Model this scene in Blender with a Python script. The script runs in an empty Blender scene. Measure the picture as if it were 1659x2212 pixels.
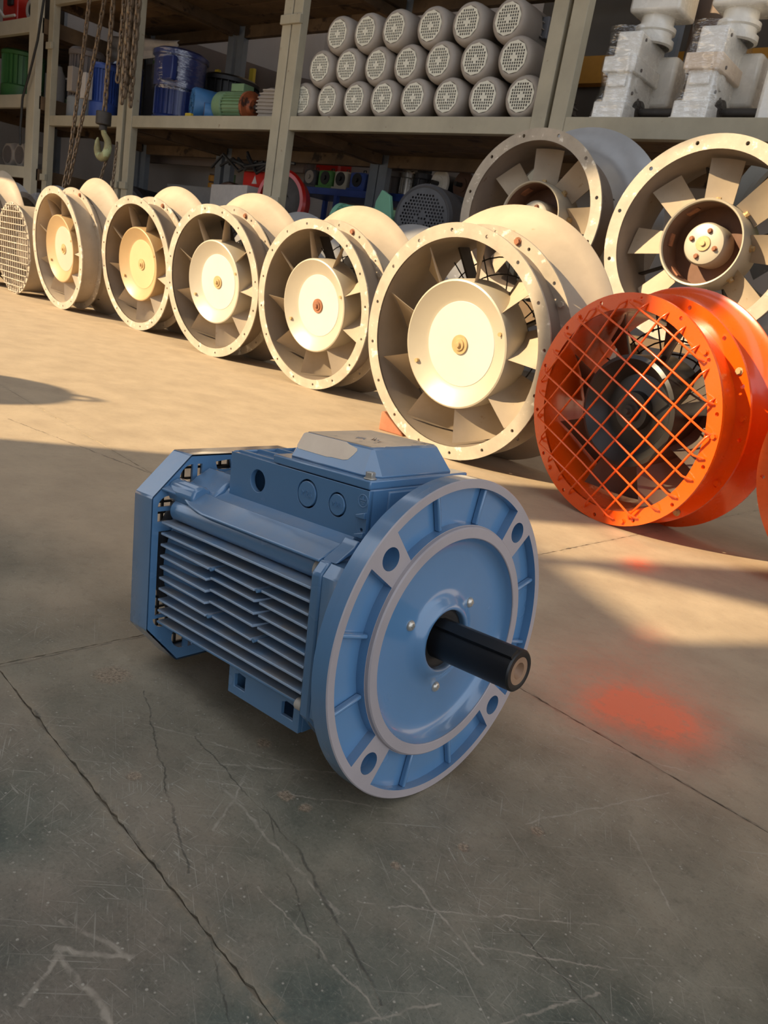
import bpy, bmesh, math, random
from mathutils import Matrix, Vector
random.seed(7)
PI = math.pi
scene = bpy.context.scene
C = scene.collection
W, H = 1659, 2212
# ------------------------------------------------------------------ camera
CAM_H = 0.4613
cam_d = bpy.data.cameras.new('camera'); cam = bpy.data.objects.new('camera', cam_d); C.objects.link(cam)
cam_d.sensor_fit = 'VERTICAL'; cam_d.sensor_height = 36.0; cam_d.lens = 36.0*1720/H
cam_d.clip_start = 0.02; cam_d.clip_end = 200
def cam_axes(f=1720, pitch=15.8, roll=10.0, vp=(-1250, 246)):
    r, p = math.radians(roll), math.radians(pitch)
    Z = Vector((math.cos(p)*math.sin(r), -math.cos(p)*math.cos(r), -math.sin(p)))
    v = Vector((vp[0]-W/2, vp[1]-H/2, f)).normalized()
    X = -v; X = (X - Z*X.dot(Z)).normalized(); Y = Z.cross(X)
    return X, Y, Z            # world axes in (right, down, forward)
X_, Y_, Z_ = cam_axes()
right = Vector((X_[0], Y_[0], Z_[0])); down = Vector((X_[1], Y_[1], Z_[1])); fwd = Vector((X_[2], Y_[2], Z_[2]))
cam.matrix_world = Matrix(((right[0], -down[0], -fwd[0], 0), (right[1], -down[1], -fwd[1], 0), (right[2], -down[2], -fwd[2], CAM_H), (0, 0, 0, 1)))
cam_d.dof.use_dof = True; cam_d.dof.focus_distance = 0.80; cam_d.dof.aperture_fstop = 32
scene.camera = cam
# ------------------------------------------------------------------ world, sun, exposure
world = bpy.data.worlds.new('world'); scene.world = world; world.use_nodes = True
bg = world.node_tree.nodes['Background']; bg.inputs[0].default_value = (0.84, 0.90, 1.0, 1); bg.inputs[1].default_value = 1.55
sun_d = bpy.data.lights.new('sun', 'SUN'); sun = bpy.data.objects.new('sun', sun_d); C.objects.link(sun)
SUN_DIR = Vector((0.5*math.cos(math.radians(30)), 0.866*math.cos(math.radians(30)), -math.sin(math.radians(30))))
sun.rotation_euler = SUN_DIR.to_track_quat('-Z', 'Y').to_euler(); sun.location = (-3, -5, 6)
sun_d.energy = 9.0; sun_d.angle = math.radians(0.9); sun_d.color = (1.0, 0.78, 0.49)
vs = scene.view_settings
vs.view_transform = 'Standard'; vs.look = 'None'; vs.gamma = 1; vs.exposure = 0.0; vs.use_curve_mapping = False

# ------------------------------------------------------------------ materials
def srgb(r, g, b):
    f = lambda c: (c/255/12.92 if c/255 <= 0.04045 else ((c/255+0.055)/1.055)**2.4)
    return (f(r), f(g), f(b))
class NT:
    def __init__(s, name):
        s.m = bpy.data.materials.new(name); s.m.use_nodes = True; s.t = s.m.node_tree
        s.b = s.t.nodes['Principled BSDF']
    def n(s, typ, **kw):
        x = s.t.nodes.new(typ)
        for k, v in kw.items(): setattr(x, k, v)
        return x
    def lk(s, a, b): s.t.links.new(a, b)
    def val(s, sock, v):
        if isinstance(v, (int, float, tuple, list)): sock.default_value = v
        else: s.lk(v, sock)
    def math(s, op, a, b=0.0, clamp=False):
        x = s.n('ShaderNodeMath', operation=op, use_clamp=clamp); s.val(x.inputs[0], a); s.val(x.inputs[1], b); return x.outputs[0]
    def mix(s, fac, a, b):
        x = s.n('ShaderNodeMix', data_type='RGBA'); s.val(x.inputs[0], fac)
        s.val(x.inputs[6], a if not isinstance(a, tuple) else (*a, 1)[:4]); s.val(x.inputs[7], b if not isinstance(b, tuple) else (*b, 1)[:4]); return x.outputs[2]
    def noise(s, scale, detail=4, rough=0.55, vec=None, out=0):
        x = s.n('ShaderNodeTexNoise'); x.inputs['Scale'].default_value = scale; x.inputs['Detail'].default_value = detail; x.inputs['Roughness'].default_value = rough
        if vec is not None: s.lk(vec, x.inputs['Vector'])
        return x.outputs[out]
    def ramp(s, fac, lo, hi):
        x = s.n('ShaderNodeMapRange', clamp=True); s.val(x.inputs[0], fac); x.inputs[1].default_value = lo; x.inputs[2].default_value = hi; return x.outputs[0]
    def coord(s, which='Object'): return s.n('ShaderNodeTexCoord').outputs[which]
    def mapping(s, vec, loc=(0,0,0), rot=(0,0,0), scale=(1,1,1)):
        x = s.n('ShaderNodeMapping'); s.lk(vec, x.inputs[0]); x.inputs[1].default_value = loc; x.inputs[2].default_value = rot; x.inputs[3].default_value = scale; return x.outputs[0]
    def bump(s, height, strength=0.2, dist=0.002):
        x = s.n('ShaderNodeBump'); x.inputs['Strength'].default_value = strength; x.inputs['Distance'].default_value = dist; s.lk(height, x.inputs['Height']); s.lk(x.outputs[0], s.b.inputs['Normal'])
def paint(name, col, rough=0.5, metal=0.0, var=0.25, vscale=6.0, spots=None, spot_amt=0.62, spot_scale=14.0, dust=None, dust_amt=0.6, bump=0.06, coat=0.0):
    """painted or bare metal: base colour with mottling, spots of rust or chips, dust lying on upward faces"""
    k = NT(name); co = k.coord()
    rnd = k.n('ShaderNodeObjectInfo').outputs['Random']
    shift = k.n('ShaderNodeVectorMath', operation='ADD'); k.lk(co, shift.inputs[0])
    cmb = k.n('ShaderNodeCombineXYZ'); k.lk(k.math('MULTIPLY', rnd, 7.0), cmb.inputs[0]); k.lk(k.math('MULTIPLY', rnd, 3.0), cmb.inputs[2]); k.lk(cmb.outputs[0], shift.inputs[1])
    v = shift.outputs[0]
    nz = k.noise(vscale, 5, 0.6, v)
    c = k.mix(k.ramp(nz, 0.3, 0.7), tuple(x*(1-var) for x in col), tuple(min(1, x*(1+var*0.7)) for x in col))
    if spots:
        m = k.ramp(k.noise(spot_scale, 6, 0.65, v), spot_amt, spot_amt+0.06); c = k.mix(m, c, spots)
    if dust:
        g = k.n('ShaderNodeNewGeometry'); sx = k.n('ShaderNodeSeparateXYZ'); k.lk(g.outputs['Normal'], sx.inputs[0])
        up = k.ramp(sx.outputs[2], 0.35, 0.95)
        m = k.math('MULTIPLY', up, k.ramp(k.noise(25, 5, 0.6, v), 0.25, 0.7)); m = k.math('MULTIPLY', m, dust_amt); c = k.mix(m, c, dust)
    k.lk(c, k.b.inputs['Base Color']); k.b.inputs['Metallic'].default_value = metal
    k.lk(k.math('ADD', k.math('MULTIPLY', k.noise(vscale*3, 3, 0.6, v), 0.25), rough-0.125), k.b.inputs['Roughness'])
    if coat: k.b.inputs['Coat Weight'].default_value = coat; k.b.inputs['Coat Roughness'].default_value = 0.12
    if bump: k.bump(k.noise(120, 4, 0.6, v), bump, 0.001)
    return k.m
RUST = srgb(120, 70, 45)
M = {}
M['blue_edge'] = paint('blue_edge_highlight', srgb(168, 190, 214), 0.35, var=0.1, vscale=30, bump=0.03)  # lighter blue stands in for bright highlights along the cooling fin tips
M['blue'] = paint('blue_motor_paint', srgb(93, 136, 177), 0.24, var=0.08, vscale=4, dust=srgb(150, 146, 140), dust_amt=0.42, bump=0.03, coat=0.9)
M['blue_fin'] = paint('blue_fin_paint', srgb(102, 142, 180), 0.38, var=0.1, vscale=6, dust=srgb(150, 148, 146), dust_amt=1.0, bump=0.03)
M['machined'] = paint('machined_grey_metal', srgb(170, 162, 164), 0.4, metal=0.05, var=0.1, vscale=10, spots=srgb(120, 105, 95), spot_amt=0.7, bump=0.05)
M['black'] = paint('black_shaft_coating', (0.006, 0.006, 0.007), 0.42, var=0.2, bump=0.03)
M['dark_hole'] = paint('dark_rubber_seal', (0.02, 0.017, 0.015), 0.6)
M['bronze'] = paint('brown_primer', srgb(150, 118, 92), 0.5, var=0.2, vscale=30)
M['steel'] = paint('bright_steel', srgb(200, 195, 185), 0.3, metal=0.7, var=0.15)
M['white_cap'] = paint('off_white_bolt', srgb(205, 198, 185), 0.45, var=0.15, spots=srgb(150, 130, 100), spot_amt=0.6)
M['label'] = paint('aged_paper_label', srgb(250, 226, 200), 0.7, var=0.12, vscale=14, spots=srgb(120, 105, 92), spot_amt=0.64, spot_scale=22)
M['label_top'] = paint('dusty_torn_label', srgb(232, 204, 170), 0.75, var=0.2, vscale=18, spots=srgb(105, 100, 100), spot_amt=0.6, spot_scale=26)
M['silver_scrap'] = paint('silvery_peeled_foil', srgb(205, 205, 210), 0.35, metal=0.5, var=0.3, vscale=60)
M['cream'] = paint('dusty_cream_fan_paint', srgb(178, 161, 138), 0.62, var=0.16, vscale=5, spots=srgb(165, 140, 110), spot_amt=0.66, spot_scale=30, bump=0.1)
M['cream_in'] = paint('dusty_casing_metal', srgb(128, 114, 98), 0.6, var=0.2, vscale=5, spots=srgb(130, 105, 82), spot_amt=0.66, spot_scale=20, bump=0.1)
M['flange'] = paint('galvanised_flange', srgb(176, 163, 144), 0.55, var=0.2, vscale=12, spots=srgb(222, 214, 198), spot_amt=0.58, spot_scale=24, bump=0.12)
M['hub_white'] = paint('silver_white_hub_paint', srgb(200, 198, 190), 0.34, metal=0.1, var=0.08, vscale=3, spots=srgb(150, 122, 92), spot_amt=0.74, spot_scale=18, bump=0.05)
M['disc_tan'] = paint('pale_olive_hub_disc', srgb(190, 176, 132), 0.4, metal=0.1, var=0.08, vscale=4, bump=0.05)
M['hub_tan'] = paint('tan_dusty_hub_paint', srgb(180, 150, 108), 0.4, metal=0.1, var=0.1, vscale=4, bump=0.05)
M['hub_cream'] = paint('cream_hub_paint', srgb(184, 174, 154), 0.4, metal=0.1, var=0.08, vscale=4, spots=srgb(160, 130, 95), spot_amt=0.72, bump=0.05)
M['rust'] = paint('rusty_iron', srgb(150, 98, 68), 0.75, var=0.35, vscale=40, bump=0.2)
M['brass'] = paint('brassy_tan_metal', srgb(190, 160, 112), 0.5, metal=0.2, var=0.2, vscale=30)
M['dark_metal'] = paint('dark_dirty_metal', srgb(62, 56, 50), 0.6, var=0.3, vscale=12)
M['wire'] = paint('dark_wire', srgb(48, 42, 36), 0.6)
M['casing_dark'] = paint('dark_dusty_casing', srgb(122, 108, 96), 0.6, var=0.25, vscale=4, spots=srgb(96, 70, 52), spot_amt=0.64, spot_scale=14)
M['galv'] = paint('dull_galvanised_grey', srgb(150, 148, 146), 0.55, metal=0.1, var=0.16, vscale=5, spots=srgb(180, 178, 176), spot_amt=0.62, bump=0.08)
M['galv_green'] = paint('grey_metal_with_green_paint', srgb(140, 138, 130), 0.55, var=0.15, vscale=4, spots=srgb(125, 165, 120), spot_amt=0.56, spot_scale=3.2, bump=0.08)
M['silver'] = paint('brushed_silver_metal', srgb(176, 176, 176), 0.38, metal=0.45, var=0.14, vscale=5, spots=srgb(120, 112, 102), spot_amt=0.72)
M['orange'] = paint('glossy_orange_paint', srgb(238, 86, 6), 0.28, var=0.06, vscale=5, bump=0.06, coat=0.6)
M['orange_lumpy'] = paint('lumpy_orange_paint', srgb(226, 84, 12), 0.3, var=0.12, vscale=26, bump=0.6, coat=0.5)
M['black_hub'] = paint('black_grey_impeller', srgb(50, 48, 46), 0.36, var=0.2, vscale=8, bump=0.05)
M['blade_grey'] = paint('grey_impeller_blade', srgb(98, 90, 82), 0.4, metal=0.2, var=0.2, vscale=8)
M['rack'] = paint('khaki_rack_paint', srgb(172, 163, 140), 0.55, var=0.14, vscale=5, spots=srgb(118, 96, 72), spot_amt=0.66, spot_scale=16, bump=0.08)
M['rack_light'] = paint('pale_rack_paint', srgb(190, 182, 160), 0.55, var=0.1, vscale=5, spots=srgb(130, 108, 82), spot_amt=0.7, spot_scale=16, bump=0.08)
M['rack_blue'] = paint('blue_grey_post_paint', srgb(128, 134, 140), 0.55, var=0.15, vscale=6)
M['shelf'] = paint('stained_shelf_board', srgb(112, 88, 62), 0.75, var=0.45, vscale=3, spots=srgb(60, 44, 30), spot_amt=0.58, spot_scale=5)
M['gm_cover'] = paint('grey_motor_paint', srgb(164, 154, 143), 0.5, var=0.1, vscale=6, spots=srgb(120, 88, 62), spot_amt=0.7, spot_scale=14, bump=0.06)
M['gm_grille'] = paint('pale_grille_paint', srgb(226, 222, 204), 0.5, var=0.06, vscale=10, spots=srgb(130, 105, 78), spot_amt=0.72, spot_scale=16)
M['gm_box'] = paint('slate_terminal_box', srgb(120, 122, 128), 0.5, var=0.15)
M['navy'] = paint('navy_paint', srgb(36, 52, 112), 0.35, var=0.2, coat=0.3)
M['royal'] = paint('royal_blue_paint', srgb(56, 84, 160), 0.4, var=0.2)
M['grey_blue'] = paint('blue_grey_motor_paint', srgb(138, 144, 150), 0.45, var=0.15)
M['taupe'] = paint('taupe_motor_paint', srgb(112, 104, 100), 0.5, var=0.15)
M['charcoal'] = paint('charcoal_paint', srgb(62, 62, 66), 0.5, var=0.2)
M['coal'] = paint('black_motor_paint', srgb(34, 32, 32), 0.5, var=0.2)
M['sky_blue'] = paint('mid_blue_paint', srgb(66, 120, 172), 0.4, var=0.15)
M['green'] = paint('pale_green_paint', srgb(120, 150, 112), 0.5, var=0.15, spots=srgb(80, 70, 50), spot_amt=0.7)
M['leaf'] = paint('leaf_green_paint', srgb(82, 140, 66), 0.45, var=0.15)
M['mid_green'] = paint('grass_green_motor_paint', srgb(70, 120, 66), 0.45, var=0.15)
M['mint'] = paint('mint_green_paint', srgb(110, 165, 138), 0.5, var=0.12)
M['rusty_red'] = paint('rusty_orange_brown', srgb(160, 84, 44), 0.6, var=0.4, vscale=8, spots=srgb(70, 42, 28), spot_amt=0.5)
M['red'] = paint('red_paint', srgb(190, 32, 22), 0.35, var=0.15, coat=0.3)
M['white_paint'] = paint('off_white_gearbox_paint', srgb(246, 242, 232), 0.26, var=0.08, vscale=8, spots=srgb(170, 148, 120), spot_amt=0.68, spot_scale=18, bump=0.1, coat=0.3)
M['yellow'] = paint('yellow_plastic', srgb(205, 178, 60), 0.5, var=0.1)
M['ochre'] = paint('ochre_beam_paint', srgb(214, 150, 50), 0.55, var=0.15)
M['carton'] = paint('grey_white_carton', srgb(190, 184, 178), 0.8, var=0.1, vscale=20)
M['brown'] = paint('dark_brown_iron', srgb(92, 64, 48), 0.6, var=0.3)
M['hook'] = paint('worn_olive_hook', srgb(150, 142, 100), 0.55, var=0.3, vscale=16, spots=srgb(176, 186, 140), spot_amt=0.55)
M['chain'] = paint('brown_chain_steel', srgb(136, 118, 98), 0.5, metal=0.5, var=0.3, vscale=30)
M['wall'] = paint('pale_plaster', srgb(196, 186, 176), 0.9, var=0.12, vscale=1.2, bump=0.15)
M['wall_dark'] = paint('grey_plaster', srgb(150, 142, 134), 0.9, var=0.12, vscale=1.2)
M['shade_panel'] = paint('taupe_shade_panel', srgb(104, 96, 86), 0.85, var=0.15, vscale=2)
M['board'] = paint('taupe_board', srgb(132, 116, 106), 0.8, var=0.1, vscale=2)
M['brown_lining'] = paint('shaded_rust_lining', srgb(112, 80, 62), 0.7, var=0.3, vscale=8)  # rust brown, darkened to put the hub drum's inner shade into the colour
M['cable'] = paint('black_cable', (0.02, 0.02, 0.02), 0.5)
M['wedge'] = paint('dusty_red_chock', srgb(168, 108, 78), 0.8, var=0.2, vscale=20)
M['timber'] = paint('old_timber', srgb(110, 90, 68), 0.85, var=0.3, vscale=4)
# wrapping film: thin clear plastic with creases
k = NT('clear_wrapping_film'); co = k.coord()
tr = k.n('ShaderNodeBsdfTransparent'); gl = k.n('ShaderNodeBsdfGlossy'); gl.inputs['Roughness'].default_value = 0.1
bmp = k.n('ShaderNodeBump'); bmp.inputs['Strength'].default_value = 0.9; bmp.inputs['Distance'].default_value = 0.02
k.lk(k.noise(9, 3, 0.5, k.mapping(co, rot=(0.3, 0.5, 0.2), scale=(1, 1, 4))), bmp.inputs['Height']); k.lk(bmp.outputs[0], gl.inputs['Normal'])
mx = k.n('ShaderNodeMixShader'); mx.inputs[0].default_value = 0.14; k.lk(tr.outputs[0], mx.inputs[1]); k.lk(gl.outputs[0], mx.inputs[2])
k.lk(mx.outputs[0], k.t.nodes['Material Output'].inputs[0]); M['film'] = k.m

# worn concrete floor
def floor_material():
    k = NT('worn_painted_concrete'); geo = k.n('ShaderNodeNewGeometry').outputs['Position']
    sp = k.n('ShaderNodeSeparateXYZ'); k.lk(geo, sp.inputs[0]); px, py = sp.outputs[0], sp.outputs[1]
    n1 = k.noise(2.3, 5, 0.6, geo); n2 = k.noise(9, 6, 0.65, geo); n3 = k.noise(60, 5, 0.7, geo); n4 = k.noise(330, 5, 0.75, geo)
    # dust lies thicker further out on the trodden yard side; near patch keeps its green-grey paint
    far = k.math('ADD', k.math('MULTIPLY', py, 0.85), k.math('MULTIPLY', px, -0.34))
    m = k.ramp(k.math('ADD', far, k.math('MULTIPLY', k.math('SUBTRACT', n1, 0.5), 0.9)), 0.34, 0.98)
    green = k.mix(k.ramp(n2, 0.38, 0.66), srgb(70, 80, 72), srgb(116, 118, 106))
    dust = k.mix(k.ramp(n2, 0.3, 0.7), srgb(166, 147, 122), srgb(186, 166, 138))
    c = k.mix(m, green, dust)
    m2 = k.math('MULTIPLY', k.ramp(n1, 0.52, 0.66), k.math('SUBTRACT', 1.0, m))
    c = k.mix(k.math('MULTIPLY', m2, 0.55), c, srgb(124, 104, 92))
    c = k.mix(k.math('MULTIPLY', k.ramp(n3, 0.52, 0.75), k.math('SUBTRACT', 0.5, k.math('MULTIPLY', m, 0.38))), c, srgb(60, 56, 48))
    c = k.mix(k.math('MULTIPLY', k.ramp(n4, 0.54, 0.68), k.math('SUBTRACT', 0.42, k.math('MULTIPLY', m, 0.26))), c, srgb(150, 144, 128))
    c = k.mix(k.math('MULTIPLY', k.math('SUBTRACT', 1.0, k.ramp(n4, 0.33, 0.46)), k.math('SUBTRACT', 0.4, k.math('MULTIPLY', m, 0.3))), c, srgb(44, 42, 36))
    keep = k.math('SUBTRACT', 1.0, k.math('MULTIPLY', m, 0.72))
    # fine scuffs in several directions
    tot = None
    for i, (ang, sx_, sy_, th) in enumerate(((0.25, 9, 420, 0.72), (1.1, 12, 360, 0.715), (2.0, 15, 520, 0.71), (2.62, 8, 300, 0.735), (0.72, 30, 640, 0.715), (1.75, 36, 560, 0.71), (2.9, 40, 420, 0.70), (0.0, 50, 480, 0.705), (1.4, 24, 480, 0.72))):
        v = k.mapping(k.mapping(geo, loc=(i*1.7, i*0.9, 0), rot=(0, 0, ang*2.1)), scale=(sx_, sy_, 1))
        s = k.ramp(k.noise(1.0, 1, 0.5, v), th-0.03, th+0.05); tot = s if tot is None else k.math('MAXIMUM', tot, s)
    tot = k.math('MULTIPLY', tot, k.ramp(k.noise(5, 3, 0.5, geo), 0.36, 0.62))
    c = k.mix(k.math('MULTIPLY', k.math('MULTIPLY', tot, keep), 0.55), c, srgb(182, 177, 162))
    vo = k.n('ShaderNodeTexVoronoi'); vo.inputs['Scale'].default_value = 150; k.lk(geo, vo.inputs['Vector'])
    chips = k.math('MULTIPLY', k.math('SUBTRACT', 1.0, k.ramp(vo.outputs['Distance'], 0.10, 0.20)), k.ramp(n3, 0.5, 0.56))
    c = k.mix(k.math('MULTIPLY', k.math('MULTIPLY', chips, keep), 0.75), c, srgb(186, 180, 165))
    # long gouges and hairline cracks
    wob = k.math('MULTIPLY', k.math('SUBTRACT', k.noise(30, 4, 0.6, geo), 0.5), 0.016)
    def seg(ax, ay, bx, by, w):
        L = math.hypot(bx-ax, by-ay); ux, uy = (bx-ax)/L, (by-ay)/L
        dx, dy = k.math('SUBTRACT', px, ax), k.math('SUBTRACT', py, ay)
        t = k.math('ADD', k.math('MULTIPLY', dx, ux), k.math('MULTIPLY', dy, uy))
        d = k.math('ABSOLUTE', k.math('ADD', k.math('SUBTRACT', k.math('MULTIPLY', dx, -uy), k.math('MULTIPLY', dy, -ux)), wob))
        a = k.math('SUBTRACT', 1.0, k.ramp(d, w*0.35, w))
        inside = k.math('MULTIPLY', k.math('GREATER_THAN', t, 0.0), k.math('LESS_THAN', t, L))
        return k.math('MULTIPLY', a, inside)
    def segs(lst):
        o = None
        for q in lst: s = seg(*q); o = s if o is None else k.math('MAXIMUM', o, s)
        return o
    pale = segs(LIGHT_GOUGES); dark = segs(DARK_CRACKS)
    c = k.mix(k.math('MULTIPLY', k.math('MULTIPLY', pale, k.ramp(k.noise(50, 3, 0.6, geo), 0.33, 0.6)), 0.6), c, srgb(176, 166, 150))
    c = k.mix(k.math('MULTIPLY', k.math('MULTIPLY', dark, k.ramp(k.noise(40, 3, 0.6, geo), 0.36, 0.55)), 0.6), c, srgb(50, 48, 42))
    # dust gathered along the slab joints, and two spalled pits
    def halo(d, w, amt):
        return k.math('MULTIPLY', k.math('MULTIPLY', k.math('SUBTRACT', 1.0, k.ramp(k.math('ABSOLUTE', d), 0.0, w)), k.ramp(n3, 0.38, 0.62)), amt)
    base_y = k.math('ADD', py, k.math('MULTIPLY', k.math('ADD', px, 0.42), -SLOPE)); wob2 = k.math('MULTIPLY', k.math('SUBTRACT', k.noise(14, 3, 0.6, geo), 0.5), 0.02)
    ha = halo(k.math('ADD', k.math('SUBTRACT', base_y, 0.318), wob2), 0.014, 0.75); hb = halo(k.math('ADD', k.math('SUBTRACT', base_y, 0.852), wob2), 0.014, 0.6)
    cxl = k.math('SUBTRACT', px, k.math('ADD', -0.775-0.0675*0.44, k.math('MULTIPLY', py, 0.0675))); hc = k.math('MULTIPLY', halo(k.math('ADD', cxl, wob2), 0.014, 0.7), k.math('GREATER_THAN', base_y, 0.318))
    c = k.mix(k.math('MAXIMUM', k.math('MAXIMUM', ha, hb), hc), c, srgb(150, 136, 114))
    pits = None
    for ax, ay, rr in ((-0.701, 0.443, 0.022), (-0.508, 0.499, 0.010), (-0.533, 0.367, 0.008), (-0.43, 0.461, 0.009), (-0.408, 0.464, 0.007), (-0.308, 0.476, 0.006), (-0.256, 0.62, 0.008), (-0.286, 0.543, 0.006)):
        dx, dy = k.math('SUBTRACT', px, ax), k.math('SUBTRACT', py, ay)
        d = k.math('ADD', k.math('SQRT', k.math('ADD', k.math('MULTIPLY', dx, dx), k.math('MULTIPLY', dy, dy))), k.math('MULTIPLY', k.math('SUBTRACT', k.noise(90, 3, 0.6, geo), 0.5), rr*1.3))
        q = k.math('SUBTRACT', 1.0, k.ramp(d, rr*0.6, rr)); pits = q if pits is None else k.math('MAXIMUM', pits, q)
    c = k.mix(k.math('MULTIPLY', pits, 0.75), c, k.mix(k.ramp(n4, 0.4, 0.6), srgb(104, 88, 70), srgb(176, 156, 132)))
    # oversprayed red paint
    def blob(cx, cy, rx, ry, ang):
        v = k.mapping(geo, loc=(0, 0, 0)); dx, dy = k.math('SUBTRACT', px, cx), k.math('SUBTRACT', py, cy); ca, sa = math.cos(ang), math.sin(ang)
        a = k.math('ADD', k.math('MULTIPLY', dx, ca/rx), k.math('MULTIPLY', dy, sa/rx)); b = k.math('ADD', k.math('MULTIPLY', dx, -sa/ry), k.math('MULTIPLY', dy, ca/ry))
        r2 = k.math('ADD', k.math('MULTIPLY', a, a), k.math('MULTIPLY', b, b))
        return k.math('POWER', 2.718, k.math('MULTIPLY', r2, -1.0))
    red = k.math('ADD', blob(-0.325, 0.935, 0.035, 0.06, 0.0), blob(-0.265, 0.955, 0.045, 0.06, 0.3))
    red = k.math('ADD', red, k.math('MULTIPLY', blob(-0.33, 0.98, 0.12, 0.15, 0.3), 0.4)); red = k.math('ADD', red, k.math('MULTIPLY', blob(-0.575, 1.555, 0.03, 0.05, 0.2), 0.95)); red = k.math('ADD', red, k.math('MULTIPLY', blob(-0.40, 1.19, 0.03, 0.06, 0.2), 0.25))
    red = k.math('MULTIPLY', red, k.ramp(k.noise(70, 5, 0.7, geo), 0.05, 0.55), True)
    c = k.mix(k.math('MULTIPLY', red, 0.85), c, srgb(252, 122, 84))
    k.lk(c, k.b.inputs['Base Color'])
    k.lk(k.math('ADD', k.math('MULTIPLY', n2, 0.3), k.math('ADD', k.math('MULTIPLY', m, 0.16), 0.38)), k.b.inputs['Roughness'])
    h = k.math('ADD', k.math('MULTIPLY', n3, 0.5), k.math('ADD', k.math('MULTIPLY', n4, 0.3), k.math('SUBTRACT', k.math('MULTIPLY', tot, -0.3), k.math('ADD', k.math('MULTIPLY', dark, 1.0), k.math('MULTIPLY', pits, 1.6)))))
    k.bump(h, 0.25, 0.0025)
    return k.m
SLOPE = -0.088
LIGHT_GOUGES = [(-0.52,0.42,-0.40,0.56,0.0016),(-0.50,0.405,-0.36,0.53,0.0012),(-0.47,0.42,-0.30,0.40,0.0018),(-0.475,0.45,-0.43,0.38,0.0016),(-0.36,0.26,-0.42,0.24,0.0025),
    (-0.40,0.225,-0.36,0.262,0.003),(-0.395,0.225,-0.255,0.225,0.003),(-0.395,0.228,-0.37,0.19,0.0026),(-0.36,0.37,-0.22,0.36,0.0012),(-0.30,0.42,-0.16,0.56,0.0012),(-0.12,0.62,-0.2,0.70,0.0012),
    (-0.27,0.62,-0.20,0.80,0.0012),(-0.34,0.80,-0.20,0.86,0.0012),(-0.215,0.46,-0.13,0.53,0.0012),(-0.31,0.48,-0.20,0.45,0.0014),(-0.25,0.30,-0.20,0.40,0.0014),(-0.17,0.40,-0.13,0.50,0.0014),(-0.6,0.42,-0.46,0.50,0.0012)]
DARK_CRACKS = [(-0.43,0.853,-0.05,0.8195,0.0034),(-0.70,0.3427,-0.30,0.3074,0.0022),(-0.775,0.34,-0.765,0.56,0.002),(-0.655,0.454,-0.403,0.335,0.0012),(-0.555,0.448,-0.375,0.423,0.0012),(-0.375,0.423,-0.225,0.368,0.0018),(-0.44,0.44,-0.28,0.36,0.001),(-0.36,0.32,-0.27,0.275,0.001),(-0.20,0.50,-0.08,0.47,0.001),(-1.9,0.86,-1.05,0.99,0.003)]
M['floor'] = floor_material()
M['grout'] = paint('dirty_joint_filler', srgb(122, 112, 96), 0.95, var=0.5, vscale=40, bump=0.5)

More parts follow.
